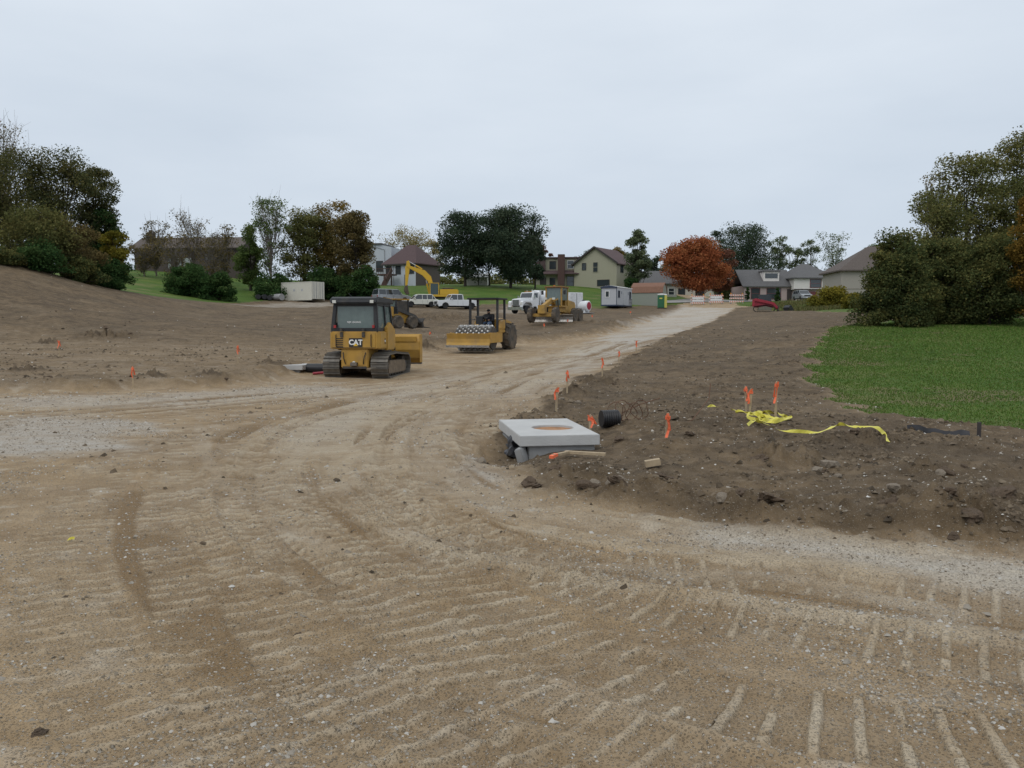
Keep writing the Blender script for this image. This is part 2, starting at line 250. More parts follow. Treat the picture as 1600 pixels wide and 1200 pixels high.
# ------------------------------------------------------------------ mesh building
class MB:
    def __init__(s): s.v = []; s.f = []
    def add(s, V, F):
        b = len(s.v); s.v += [tuple(p) for p in V]; s.f += [tuple(i + b for i in f) for f in F]; return s
    def box(s, x0, x1, y0, y1, z0, z1):
        return s.add([(x0, y0, z0), (x1, y0, z0), (x1, y1, z0), (x0, y1, z0), (x0, y0, z1), (x1, y0, z1), (x1, y1, z1), (x0, y1, z1)],
                     [(3, 2, 1, 0), (4, 5, 6, 7), (0, 1, 5, 4), (1, 2, 6, 5), (2, 3, 7, 6), (3, 0, 4, 7)])
    def hexa(s, p):   # 8 points: bottom loop ccw, top loop ccw
        return s.add(p, [(3, 2, 1, 0), (4, 5, 6, 7), (0, 1, 5, 4), (1, 2, 6, 5), (2, 3, 7, 6), (3, 0, 4, 7)])
    def prism(s, prof, y0, y1, ax='y', y0b=None):
        """extrude a profile [(a,b)] along axis: y -> (a,t,b), x -> (t,a,b), z -> (a,b,t)"""
        k = len(prof); g = {'y': lambda a, b, t: (a, t, b), 'x': lambda a, b, t: (t, a, b), 'z': lambda a, b, t: (a, b, t)}[ax]
        ar = sum(prof[i][0] * prof[(i + 1) % k][1] - prof[(i + 1) % k][0] * prof[i][1] for i in range(k))
        flip = (ar > 0) == (ax == 'y')
        V = [g(a, b, y0) for a, b in prof] + [g(a, b, y1) for a, b in prof]
        F = [tuple(range(k))[::-1], tuple(range(k, 2 * k))] + [(i, (i + 1) % k, k + (i + 1) % k, k + i) for i in range(k)]
        if flip: F = [f[::-1] for f in F]
        return s.add(V, F)
    def tube(s, pts, r, n=8, cap=True):
        pts = [Vector(p) for p in pts]; rs = r if hasattr(r, '__len__') else [r] * len(pts); rings = []
        up = Vector((.13, .21, 1)).normalized()
        for i, p in enumerate(pts):
            d = (pts[min(i + 1, len(pts) - 1)] - pts[max(i - 1, 0)]).normalized()
            a = d.cross(up if abs(d.dot(up)) < .95 else Vector((1, 0, 0))).normalized(); b = d.cross(a)
            rings.append([p + (a * math.cos(2 * math.pi * k / n) + b * math.sin(2 * math.pi * k / n)) * rs[i] for k in range(n)])
        V = [q for g in rings for q in g]
        F = [(i * n + k, (i + 1) * n + k, (i + 1) * n + (k + 1) % n, i * n + (k + 1) % n) for i in range(len(pts) - 1) for k in range(n)]
        if cap: F += [tuple(range(n)), tuple(range((len(pts) - 1) * n, len(pts) * n))[::-1]]
        return s.add(V, F)
    def lathe(s, prof, c=(0, 0, 0), ax='y', n=24):
        """profile [(radius, t)] turned about an axis through c"""
        V = []
        for rr, t in prof:
            for k in range(n):
                a = 2 * math.pi * k / n; p, q = rr * math.cos(a), rr * math.sin(a)
                V.append({'y': (c[0] + p, c[1] + t, c[2] + q), 'x': (c[0] + t, c[1] + p, c[2] + q), 'z': (c[0] + p, c[1] + q, c[2] + t)}[ax])
        m = len(prof)
        F = [(i * n + k, i * n + (k + 1) % n, (i + 1) * n + (k + 1) % n, (i + 1) * n + k) for i in range(m - 1) for k in range(n)]
        if prof[0][0] > 1e-4: F.append(tuple(range(n))[::-1])
        if prof[-1][0] > 1e-4: F.append(tuple(range((m - 1) * n, m * n)))
        return s.add(V, F)
    def bar(s, a, b, w, h):
        a, b = Vector(a), Vector(b); d = (b - a).normalized(); u = Vector((0, 0, 1)) if abs(d.z) < .95 else Vector((1, 0, 0))
        sd = d.cross(u).normalized() * w / 2; up = sd.cross(d).normalized() * h / 2
        return s.hexa([a - sd - up, a + sd - up, b + sd - up, b - sd - up, a - sd + up, a + sd + up, b + sd + up, b - sd + up])
    def mesh(s, name, m, bevel=0, smooth=False, segs=2):
        me = bpy.data.meshes.new(name); me.from_pydata(s.v, [], s.f)
        if bevel or True:
            bm = bmesh.new(); bm.from_mesh(me)
            bmesh.ops.recalc_face_normals(bm, faces=bm.faces)
            if bevel:
                ed = [e for e in bm.edges if len(e.link_faces) == 2 and e.calc_face_angle(0) > .5]
                bmesh.ops.bevel(bm, geom=ed, offset=bevel, segments=segs, affect='EDGES', clamp_overlap=True)
            if smooth:
                for f in bm.faces: f.smooth = True
                for e in bm.edges:
                    if len(e.link_faces) != 2 or e.calc_face_angle(0) > .6: e.smooth = False
            bm.to_mesh(me); bm.free()
        me.materials.append(m); return me
    def build(s, name, m, parent=None, bevel=0, smooth=False, loc=None, rz=0, segs=2):
        o = bpy.data.objects.new(name, s.mesh(name, m, bevel, smooth, segs)); COL.objects.link(o)
        if parent is not None: o.parent = parent
        if loc is not None: o.location = loc
        if rz: o.rotation_euler = (0, 0, rz)
        return o
def tag(o, label, cat, group=None, kind=None):
    if label: o['label'] = label
    if cat: o['category'] = cat
    if group: o['group'] = group
    if kind: o['kind'] = kind
    return o
def thing(name, label, cat, loc, rz=0, group=None):
    o = bpy.data.objects.new(name, None); COL.objects.link(o); o.location = loc; o.rotation_euler = (0, 0, rz); o.empty_display_size = .3
    return tag(o, label, cat, group)
def copy_tree(o, parent=None):
    c = o.copy(); COL.objects.link(c); c.parent = parent
    for ch in list(o.children): copy_tree(ch, c)
    return c
def link(name, me, parent=None, loc=None, rot=None, scale=None):
    o = bpy.data.objects.new(name, me); COL.objects.link(o); o.parent = parent
    if loc is not None: o.location = loc
    if rot is not None: o.rotation_euler = rot
    if scale is not None: o.scale = scale
    return o
def zt(x, y): return float(terrain(np.array([float(x)]), np.array([float(y)]))[0][0])
def ground_at(x, y, r=.8, lo=False):
    a = np.linspace(0, 2 * math.pi, 9); z = terrain(x + r * np.cos(a), y + r * np.sin(a))[0]
    return float(z.min() if lo else z.mean())
def spot(px, d, dz=0, r=.8):
    x = xat(px, d); return (x, d, ground_at(x, d, r) + dz)
def textmesh(s, size, bold=0., ext=.004):
    cu = bpy.data.curves.new('lettering', 'FONT'); cu.body = s; cu.size = size; cu.align_x = 'CENTER'; cu.align_y = 'CENTER'; cu.offset = bold; cu.extrude = ext; cu.resolution_u = 3
    o = bpy.data.objects.new('lettering', cu); COL.objects.link(o); dg = bpy.context.evaluated_depsgraph_get(); dg.update()
    me = bpy.data.meshes.new_from_object(o.evaluated_get(dg)); bpy.data.objects.remove(o); bpy.data.curves.remove(cu); return me
# ------------------------------------------------------------------ the ground sheet
def ground_material(name, lawn=False):
    m = bpy.data.materials.new(name); m.use_nodes = True; t = m.node_tree; b = t.nodes['Principled BSDF']; b.inputs['Roughness'].default_value = .92; b.inputs['Specular IOR Level'].default_value = .2
    tc = N(t, 'ShaderNodeTexCoord')
    def noise(s, d=4, r=.55, v=None):
        q = N(t, 'ShaderNodeTexNoise'); q.inputs['Scale'].default_value = s; q.inputs['Detail'].default_value = d; q.inputs['Roughness'].default_value = r
        L(t, v or tc.outputs['Object'], q.inputs['Vector']); return q.outputs[0]
    def ramp(src, stops):
        c = N(t, 'ShaderNodeValToRGB'); e = c.color_ramp.elements
        while len(e) < len(stops): e.new(.5)
        for k, (p, col) in enumerate(stops): e[k].position = p; e[k].color = (*col, 1) if len(col) == 3 else col
        L(t, src, c.inputs[0]); return c.outputs[0]
    def mix(f, a, b_, bt='MIX'):
        q = N(t, 'ShaderNodeMix', data_type='RGBA', blend_type=bt)
        for s, k in ((f, 0), (a, 6), (b_, 7)):
            if hasattr(s, 'type') and not isinstance(s, (int, float, tuple)): L(t, s, q.inputs[k])
            else: q.inputs[k].default_value = s if k == 0 else (*s, 1)
        return q.outputs[2]
    def math_(op, a, b_):
        q = N(t, 'ShaderNodeMath', operation=op)
        for s, k in ((a, 0), (b_, 1)):
            if isinstance(s, (int, float)): q.inputs[k].default_value = s
            else: L(t, s, q.inputs[k])
        return q.outputs[0]
    if lawn:
        c = ramp(noise(.28, 5), [(.3, (.042, .090, .010)), (.5, (.060, .122, .014)), (.7, (.105, .142, .024))])
        c = mix(ramp(noise(9, 6, .7), [(.35, (0, 0, 0)), (.7, (1, 1, 1))]), c, mix(.35, c, (.12, .155, .04)))
        straw = ramp(noise(.16, 5, .6), [(.54, (0, 0, 0)), (.66, (1, 1, 1))]); c = mix(math_('MULTIPLY', straw, .5), c, (.20, .16, .08))
        at_ = N(t, 'ShaderNodeAttribute', attribute_name='zone'); sp = N(t, 'ShaderNodeSeparateColor'); L(t, at_.outputs['Color'], sp.inputs[0])
        c = mix(sp.outputs[2], c, mix(noise(3), (.22, .165, .095), (.15, .115, .07)))
        L(t, c, b.inputs['Base Color']); h = math_('ADD', noise(26, 3), noise(7, 3))
        bp = N(t, 'ShaderNodeBump'); bp.inputs['Strength'].default_value = .9; bp.inputs['Distance'].default_value = .05; L(t, h, bp.inputs['Height']); L(t, bp.outputs[0], b.inputs['Normal'])
        return m
    at_ = N(t, 'ShaderNodeAttribute', attribute_name='zone'); sp = N(t, 'ShaderNodeSeparateColor'); L(t, at_.outputs['Color'], sp.inputs[0]); pale, dark, tread = sp.outputs
    big = noise(.55, 5, .6); mid = noise(3.2, 6, .65); fin = noise(38, 5, .7)
    tan = ramp(big, [(.3, (.30, .209, .115)), (.5, (.39, .281, .164)), (.7, (.44, .338, .22))])
    tan = mix(ramp(mid, [(.35, (0, 0, 0)), (.65, (1, 1, 1))]), mix(.5, tan, (.21, .145, .08)), tan)
    gr = mix(fin, (.33, .305, .268), (.60, .565, .51))
    ds = ramp(mid, [(.28, (.070, .047, .025)), (.5, (.130, .090, .051)), (.72, (.204, .147, .089))])
    ds = mix(ramp(noise(.3, 4), [(.4, (0, 0, 0)), (.65, (1, 1, 1))]), ds, mix(.5, ds, (.088, .066, .043)))
    ds = mix(ramp(noise(1.1, 5, .65), [(.38, (.8, .8, .8)), (.52, (0, 0, 0))]), ds, mix(.75, ds, (.058, .041, .025)))
    tan = mix(ramp(noise(.9, 6, .7), [(.40, (.75, .75, .75)), (.5, (0, 0, 0))]), tan, mix(.55, tan, (.19, .125, .066)))
    tan = mix(ramp(noise(2.1, 5, .6), [(.56, (0, 0, 0)), (.66, (.6, .6, .6))]), tan, (.50, .425, .325))
    pf = math_('MULTIPLY', pale, ramp(mid, [(.25, (.35, .35, .35)), (.6, (1, 1, 1))]))
    c = mix(pf, tan, gr); c = mix(dark, c, ds)
    gv = math_('MULTIPLY', math_('SUBTRACT', at_.outputs['Alpha'], tread), .9); c = mix(gv, c, mix(mid, (.175, .112, .056), (.275, .188, .10)))
    c = mix(math_('MULTIPLY', tread, ramp(noise(1.6, 5, .6), [(.32, (.12, .12, .12)), (.58, (.82, .82, .82))])), c, mix(fin, (.40, .32, .215), (.54, .465, .355)))
    # small stones pressed into the surface
    vo = N(t, 'ShaderNodeTexVoronoi'); vo.inputs['Scale'].default_value = 34; L(t, tc.outputs['Object'], vo.inputs['Vector'])
    st = ramp(vo.outputs['Distance'], [(.16, (1, 1, 1)), (.30, (0, 0, 0))])
    sel = N(t, 'ShaderNodeSeparateColor'); L(t, vo.outputs['Color'], sel.inputs[0]); pick = ramp(sel.outputs[0], [(.58, (0, 0, 0)), (.64, (1, 1, 1))])
    cl = ramp(noise(1.1, 4, .6), [(.40, (.1, .1, .1)), (.62, (1, 1, 1))])
    sm = math_('MULTIPLY', math_('MULTIPLY', st, pick), cl)
    sm = math_('MULTIPLY', sm, math_('SUBTRACT', 1., math_('MULTIPLY', dark, .7)))
    c = mix(math_('MULTIPLY', sm, .8), c, mix(sel.outputs[1], (.17, .155, .13), (.5, .47, .42)))
    c = mix(ramp(fin, [(.30, (.6, .6, .6)), (.46, (0, 0, 0))]), c, mix(.6, c, (.12, .088, .056)))
    v2 = N(t, 'ShaderNodeTexVoronoi'); v2.inputs['Scale'].default_value = 85; L(t, tc.outputs['Object'], v2.inputs['Vector']); s2 = N(t, 'ShaderNodeSeparateColor'); L(t, v2.outputs['Color'], s2.inputs[0])
    g2 = math_('MULTIPLY', ramp(v2.outputs['Distance'], [(.22, (1, 1, 1)), (.42, (0, 0, 0))]), math_('SUBTRACT', 1., math_('MULTIPLY', dark, .6)))
    c = mix(math_('MULTIPLY', g2, ramp(s2.outputs[0], [(.45, (0, 0, 0)), (.7, (.85, .85, .85))])), c, ramp(s2.outputs[1], [(.15, (.19, .15, .105)), (.5, (.32, .265, .195)), (.85, (.55, .51, .45))]))
    L(t, c, b.inputs['Base Color'])
    h = math_('ADD', math_('ADD', math_('MULTIPLY', fin, .5), math_('MULTIPLY', g2, .35)), math_('ADD', math_('MULTIPLY', sm, .5), math_('MULTIPLY', noise(120, 3, .6), .3)))
    bp = N(t, 'ShaderNodeBump'); bp.inputs['Strength'].default_value = 1.; bp.inputs['Distance'].default_value = .022; L(t, h, bp.inputs['Height']); L(t, bp.outputs[0], b.inputs['Normal'])
    return m
M_DIRT = ground_material('bare_soil'); M_LAWN = ground_material('mown_grass', True)
rs = [.6]
while rs[-1] < 210:
    r_ = rs[-1]; rs.append(r_ + (min(max(r_ * r_ / (1.65 * 832) * 1.25, .012 if r_ > 2 else .15), .0095 * r_)))
while rs[-1] < 2600: rs.append(rs[-1] * 1.12)
rs = np.array(rs)
th = np.concatenate([np.linspace(R(-180), R(-35), 56, endpoint=False), np.linspace(R(-35), R(35), 720, endpoint=False), np.linspace(R(35), R(180), 56, endpoint=False)])
nr, nth = len(rs), len(th)
RR, TT = np.meshgrid(rs, th, indexing='ij'); GX, GY = RR * np.sin(TT), RR * np.cos(TT)
GZ, g_pale, g_dark, g_tread, g_lawn, g_road, g_bank, g_terr = terrain(GX, GY)
g_smear = terrain.smear
GZ = np.where(RR > 320, GZ - (RR - 320) * .004, GZ)
cen = np.array([[0, 0, float(GZ[0].mean())]]); V_all = np.vstack([np.c_[GX.ravel(), GY.ravel(), GZ.ravel()], cen])
ii, jj = np.meshgrid(np.arange(nr - 1), np.arange(nth), indexing='ij'); j2 = (jj + 1) % nth
quads = np.stack([ii * nth + jj, (ii + 1) * nth + jj, (ii + 1) * nth + j2, ii * nth + j2], -1).reshape(-1, 4)[:, ::-1]
fm = lambda a: a.ravel()[quads].mean(1)
q_lawn, q_road = fm(g_lawn), fm(g_road)
zone_attr = np.c_[g_pale.ravel(), g_dark.ravel(), g_tread.ravel(), g_smear.ravel()]
edge = np.clip(1 - np.abs(g_lawn.ravel() - .75) / .25, 0, 1) * .8
_lx, _ly = hit(1328, 567); _pn = fbm(GX.ravel() / .8, GY.ravel() / .8, 303, 4); edge = np.maximum(edge, sstep(1.0, .55, np.hypot((GX.ravel() - _lx) / 1.3, (GY.ravel() - _ly) / 1.6) + _pn * .5) * .85); edge = np.maximum(edge, .6 * sstep(.25, .5, _pn + fbm(GX.ravel() / 5, GY.ravel() / 5, 305, 3)) * (GY.ravel() < 60))
qx, qy = GX.ravel()[quads].mean(1), GY.ravel()[quads].mean(1)
STREET = [(30, 139), (120, 139), (120, 146), (-10, 150), (30, 146)]
SHEETS = {}
def sheet(name, sel, m, zone):
    q = quads[sel]; u, inv = np.unique(q, return_inverse=True); inv = inv.reshape(q.shape)
    me = bpy.data.meshes.new(name); nv, nf = len(u), len(q)
    me.vertices.add(nv); me.vertices.foreach_set('co', V_all[u].astype(np.float32).ravel())
    me.loops.add(nf * 4); me.loops.foreach_set('vertex_index', inv.astype(np.int32).ravel())
    me.polygons.add(nf); me.polygons.foreach_set('loop_start', np.arange(0, nf * 4, 4, dtype=np.int32)); me.polygons.foreach_set('loop_total', np.full(nf, 4, np.int32))
    me.polygons.foreach_set('use_smooth', np.ones(nf, bool)); me.update(calc_edges=True)
    a = me.attributes.new('zone', 'FLOAT_COLOR', 'POINT'); a.data.foreach_set('color', zone[u].astype(np.float32).ravel())
    me.materials.append(m); o = bpy.data.objects.new(name, me); COL.objects.link(o); o['kind'] = 'structure'; SHEETS[name] = o; return o
zl = zone_attr.copy(); zl[:, 2] = edge
isl = q_lawn > .5; isr = (q_road > .5) & ~isl
west = qx < 0
east = (qx >= 0) & (qy < 75)
sheet('ground', ~isl & ~isr, M_DIRT, zone_attr)
sheet('gravel_road', isr, M_DIRT, zone_attr)
sheet('lawn', isl & east, M_LAWN, zl)
sheet('lawn', isl & ~east, M_LAWN, zl)
# the cross street beyond the barricades
mb = MB(); xs = np.linspace(16, 110, 40); z0s, z1s = terrain(xs, xs * 0 + 141.5)[0] + .12, terrain(xs, xs * 0 + 147.5)[0] + .12
for k in range(len(xs) - 1):
    a, b_ = xs[k], xs[k + 1]; mb.add([(a, 141.5, z0s[k]), (b_, 141.5, z0s[k + 1]), (b_, 147.5, z1s[k + 1]), (a, 147.5, z1s[k])], [(0, 1, 2, 3)])
tag(mb.build('street', mat('street_concrete', (.33, .32, .30), .9, var=.12, scale=1.5)), None, None, kind='structure')
# ------------------------------------------------------------------ vegetation
def leafmat(name, pal):
    if name in MATS: return MATS[name]
    m = bpy.data.materials.new(name); m.use_nodes = True; t = m.node_tree; t.nodes.clear(); o = N(t, 'ShaderNodeOutputMaterial')
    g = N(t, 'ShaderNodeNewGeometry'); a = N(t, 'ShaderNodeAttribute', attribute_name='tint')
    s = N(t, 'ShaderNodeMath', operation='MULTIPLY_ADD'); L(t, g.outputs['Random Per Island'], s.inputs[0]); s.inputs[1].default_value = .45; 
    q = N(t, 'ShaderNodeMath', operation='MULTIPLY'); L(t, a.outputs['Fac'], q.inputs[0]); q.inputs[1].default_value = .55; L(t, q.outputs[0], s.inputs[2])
    c = N(t, 'ShaderNodeValToRGB'); e = c.color_ramp.elements
    while len(e) < len(pal): e.new(.5)
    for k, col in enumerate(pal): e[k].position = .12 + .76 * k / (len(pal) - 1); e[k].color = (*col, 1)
    L(t, s.outputs[0], c.inputs[0])
    d = N(t, 'ShaderNodeBsdfDiffuse'); tr = N(t, 'ShaderNodeBsdfTranslucent'); L(t, c.outputs[0], d.inputs[0]); L(t, c.outputs[0], tr.inputs[0])
    mx = N(t, 'ShaderNodeMixShader'); mx.inputs[0].default_value = .28; L(t, d.outputs[0], mx.inputs[1]); L(t, tr.outputs[0], mx.inputs[2]); L(t, mx.outputs[0], o.inputs[0])
    MATS[name] = m; return m
PAL = {'olive': [(.065, .078, .03), (.115, .126, .046), (.165, .162, .06), (.215, .19, .068)], 'wood': [(.045, .056, .028), (.078, .088, .038), (.115, .116, .046), (.155, .132, .05)], 'brown': [(.068, .062, .03), (.12, .10, .045), (.17, .13, .055), (.21, .155, .06)],
 'ochre': [(.08, .075, .028), (.15, .125, .042), (.22, .16, .05), (.28, .18, .05)], 'dark': [(.030, .046, .034), (.052, .078, .05), (.08, .105, .064), (.105, .12, .075)],  # dark palette lifted and blued: faint distance haze put into the leaf colour
 'shrub': [(.022, .048, .019), (.036, .077, .026), (.062, .109, .036), (.090, .128, .043)], 'pale': [(.200, .170, .080), (.280, .230, .100), (.340, .280, .130)], 'green': [(.064, .101, .032), (.109, .155, .048), (.182, .210, .064)],
 'grey': [(.086, .117, .070), (.140, .172, .094), (.203, .226, .117)], 'red': [(.17, .06, .03), (.31, .10, .045), (.40, .14, .06), (.43, .20, .085)], 'wine': [(.11, .05, .035), (.17, .075, .05), (.20, .10, .065)],
 'cedar': [(.04, .058, .026), (.075, .096, .038), (.125, .132, .048), (.19, .165, .055)], 'orange': [(.11, .075, .02), (.19, .12, .028), (.26, .15, .035)], 'yellow': [(.096, .096, .021), (.179, .159, .027), (.261, .206, .035)], 'twig': [(.100, .075, .055), (.130, .100, .080)]}
BARK = mat('bark', (.055, .045, .036), .95, var=.35, scale=5, bump=.6, bscale=12)
BARKG = mat('pale_bark', (.17, .145, .125), .95, var=.3, scale=5)
def np_mesh(name, V, F, m, tint=None, smooth=False):
    me = bpy.data.meshes.new(name); nf, k = F.shape
    me.vertices.add(len(V)); me.vertices.foreach_set('co', np.asarray(V, np.float32).ravel())
    me.loops.add(nf * k); me.loops.foreach_set('vertex_index', F.astype(np.int32).ravel())
    me.polygons.add(nf); me.polygons.foreach_set('loop_start', np.arange(0, nf * k, k, dtype=np.int32)); me.polygons.foreach_set('loop_total', np.full(nf, k, np.int32))
    if smooth: me.polygons.foreach_set('use_smooth', np.ones(nf, bool))
    me.update(calc_edges=True)
    if tint is not None:
        a = me.attributes.new('tint', 'FLOAT', 'POINT'); a.data.foreach_set('value', tint.astype(np.float32))
    me.materials.append(m); return me
def leaves(name, C, size, tint, m, rng, flat=.5):
    k = len(C); a = rng.normal(size=(k, 3)); a[:, 2] *= flat; a /= np.linalg.norm(a, axis=1)[:, None] + 1e-9
    b = np.cross(a, rng.normal(size=(k, 3))); b /= np.linalg.norm(b, axis=1)[:, None] + 1e-9
    s = size * rng.uniform(.55, 1.35, (k, 1)); V = np.stack([C - a * s * .6 - b * s * .42, C + b * s * .62, C + a * s * .72 - b * s * .3], 1).reshape(-1, 3)
    return np_mesh(name, V, np.arange(3 * k).reshape(k, 3), m, np.repeat(tint, 3))
def limbs(segs, n=5):
    """segs: list of (points[m,3], r0, r1)"""
    V, F, b = [], [], 0
    for p, r0, r1 in segs:
        p = np.asarray(p, float); m = len(p); d = np.gradient(p, axis=0); d /= np.linalg.norm(d, axis=1)[:, None] + 1e-9
        u = np.cross(d, [.31, .17, .94 if abs(d[0, 2]) < .9 else .1]); u /= np.linalg.norm(u, axis=1)[:, None] + 1e-9; v = np.cross(d, u)
        rr = np.linspace(r0, r1, m)[:, None, None]; t = 2 * np.pi * np.arange(n) / n
        V.append((p[:, None] + rr * (u[:, None] * np.cos(t)[None, :, None] + v[:, None] * np.sin(t)[None, :, None])).reshape(-1, 3))
        i, k = np.meshgrid(np.arange(m - 1), np.arange(n), indexing='ij')
        F.append((b + np.stack([i * n + k, i * n + (k + 1) % n, (i + 1) * n + (k + 1) % n, (i + 1) * n + k], -1)).reshape(-1, 4)); b += m * n
    return np.vstack(V), np.vstack(F)
PROFILE = {'round': lambda t: np.sqrt(np.clip(1 - (2 * t - 1) ** 2, 0, 1)) ** .8, 'oval': lambda t: np.clip(np.sin(np.pi * t ** .8), 0, 1) ** .7, 'cone': lambda t: (1 - t) ** .75 * .97 + .03,
 'vase': lambda t: np.clip(.25 + 1.1 * t - .55 * t ** 4, 0, 1) * (t < 1), 'dome': lambda t: np.sqrt(np.clip(1 - t ** 2.2, 0, 1)), 'low': lambda t: np.sqrt(np.clip(1 - (1.25 * t - .25) ** 2, 0, 1))}
def tree(name, label, px, d, top, wpx, pal, seed, shape='round', base=.25, nc=60, nl=110, leaf=None, clump=None, cat='tree', group=None, bare=False, gap=0., lean=0., twigs=True, bark=None, ycomp=.9):
    rng = np.random.default_rng(seed); x = xat(px, d); z0 = ground_at(x, d, .4, True) - .05
    H = at(px, top, d)[2] - z0; W = wpx * d / FPX; rad = W / 2; leaf = leaf or min(.24, .036 + .0013 * d); clump = clump or rad * .34; nl = int(nl * (2.6 if not bare else 2.5)); gap = gap or (.14 if shape not in ('low', 'cone') else 0)
    root = thing(name, label, cat, (x, d, z0), 0, group)
    k = nc * 4; t = rng.uniform(.02, .98, k); an = rng.uniform(0, 2 * np.pi, k); rr = rng.uniform(0, 1, k) ** .42
    lob = 1 + .22 * np.sin(an * 2 + rng.uniform(0, 6) + t * 5) + .16 * np.sin(an * 5 + rng.uniform(0, 6) - t * 9)
    pr = PROFILE[shape](t); keep = rng.uniform(0, 1, k) < (.25 + .75 * pr); t, an, rr, lob, pr = [q[keep][:nc] for q in (t, an, rr, lob, pr)]
    rx = np.maximum(rad - clump * .55, .2) * pr * lob * rr; zz = H * (base + (1 - base) * t * .96)
    C = np.c_[rx * np.cos(an) + lean * t ** 2, rx * np.sin(an) * ycomp, zz]
    if gap: C = C[vn(C[:, 0] / (rad * .5) + seed, C[:, 2] / (rad * .5) + C[:, 1] / rad, seed) > gap]
    segs = []; tr = max(.05, H * (.022 if not bare else .016)); top_t = .72 if not bare else .6
    bend = rng.normal(0, .03 * H, 2); tp = lambda u: np.array([bend[0] * u * u + lean * .6 * u * u, bend[1] * u * u, H * u * top_t])
    segs.append(([tp(u) for u in np.linspace(0, 1, 7)], tr, tr * .15))
    pick = rng.permutation(len(C))[:min(len(C), 46 if not bare else 80)]
    ends = []
    for i in pick:
        c = C[i]; u0 = np.clip(c[2] / H / top_t * rng.uniform(.35, .75), .12, .93); a = tp(u0); mid = a * .45 + c * .55 + np.array([0, 0, -.06 * H * rng.uniform(0, 1)])
        r0 = tr * (1 - u0) * .42 + .01; segs.append(([a, a * .7 + mid * .3 + [0, 0, .01 * H], mid, c], r0, .012 + .0001 * d)); ends.append((mid, c))
    if bare or twigs:
        for mid, c in ends:
            for q in range(9 if bare else 2):
                s0 = mid + (c - mid) * rng.uniform(0, 1); dv = (c - mid) * .25 + rng.normal(0, clump * (.55 if bare else .35), 3) + [0, 0, clump * (.45 if bare else .1)]
                segs.append(([s0, s0 + dv * .5 + rng.normal(0, .04, 3), s0 + dv], .007 + .00008 * d, .003 + .00003 * d))
    V, F = limbs(segs, 4); link('trunk', np_mesh('trunk', V, F, bark or BARK, smooth=True), root)
    nlv = nl if not bare else max(2, nl)
    cid = np.repeat(np.arange(len(C)), nlv); g = rng.normal(size=(len(cid), 3)); g /= np.maximum(np.linalg.norm(g, axis=1), 1e-6)[:, None]; g *= (rng.uniform(0, 1, (len(cid), 1)) ** .5)
    cs = clump * rng.uniform(.6, 1.3, len(C)); LC = C[cid] + g * cs[cid][:, None] * np.array([1.1, 1.1, .72])
    LC = LC[LC[:, 2] > .05]; cid = cid[:len(LC)]
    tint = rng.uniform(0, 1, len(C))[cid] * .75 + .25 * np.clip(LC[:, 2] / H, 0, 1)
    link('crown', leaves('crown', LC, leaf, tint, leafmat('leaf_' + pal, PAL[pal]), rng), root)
    return root
G1 = 'woodland trees on the left slope'
tree('oak_tree', 'tall olive brown tree cut by the left edge of the photo', -40, 74, 222, 190, 'wood', 1, base=.1, nc=90, nl=100, group=G1)
tree('oak_tree', 'broad dull olive tree in the left wood, second from the photo edge', 40, 78, 233, 150, 'wood', 2, base=.12, nc=90, nl=100, group=G1)
tree('oak_tree', 'dark round crowned tree at the middle of the left wood', 105, 80, 230, 130, 'wood', 3, base=.12, nc=80, nl=100, group=G1)
tree('oak_tree', 'tree leaning out over the right end of the left wood, open outer branches', 150, 84, 254, 84, 'wood', 4, base=.3, nc=60, nl=80, gap=.25, lean=.8, group=G1)
tree('oak_tree', 'dark green tree at the right end of the left wood', 168, 83, 318, 72, 'shrub', 5, 'oval', .1, 60, 110, group=G1)
tree('oak_tree', 'yellow olive tree in front of the left wood', 60, 71, 325, 120, 'olive', 6, base=.15, nc=60, nl=100, group=G1)
tree('oak_tree', 'yellowing young tree at the slope edge, right end of the wood', 185, 80, 362, 50, 'yellow', 7, base=.25, nc=34, nl=90, group=G1)
tree('oak_tree', 'mixed brown and green tree standing low in front of the wood', 122, 74, 345, 90, 'brown', 8, base=.1, nc=50, nl=100, group=G1)
tree('bare_tree', 'half bare tall tree rising above the left wood', 18, 86, 190, 100, 'brown', 9, 'vase', .35, 50, 10, bare=True, bark=BARKG)
for i, (px, d, tp, wd) in enumerate(((10, 66.5, 392, 70), (66, 69, 378, 90), (128, 72, 402, 64), (174, 77, 404, 74), (-50, 65, 370, 100))):
    tree('shrub', ['dense dark shrub below the yellow olive tree at the left edge', 'dark understory shrub second from the left at the slope edge', 'dark understory shrub under the middle of the left wood', 'dark shrub at the right foot of the left wood beside the lawn', 'shrub at the far left edge below the tallest tree'][i], px, d, tp, wd, ['cedar', 'shrub', 'cedar', 'shrub', 'cedar'][i], 20 + i, 'low', .0, 46, 90, cat='shrub', group='understory shrubs along the slope')
GB = 'leafless trees by the brown house'
for i, (px, d, tp, wd, lb) in enumerate(((247, 134, 343, 46, 'thin leafless tree near the chimney of the dark brown house'), (303, 132, 331, 80, 'wide leafless tree before the middle of the dark brown house'), (352, 136, 348, 50, 'leafless tree before the right gable of the dark brown house'), (275, 128, 366, 66, 'low leafless tree between the two taller bare trees'), (330, 129, 372, 70, 'low twiggy thicket before the right half of the brown house'), (228, 130, 378, 50, 'low twiggy thicket at the chimney end of the brown house'))):
    tree('bare_tree', lb, px, d, tp, wd, 'brown', 40 + i, 'vase', .12, 60, 10, bare=True, group=GB, bark=BARKG)
tree('evergreen_bush', 'large rounded dark evergreen bush on the back lawn', 298, 110, 414, 80, 'shrub', 50, 'low', .0, 60, 130, cat='bush')
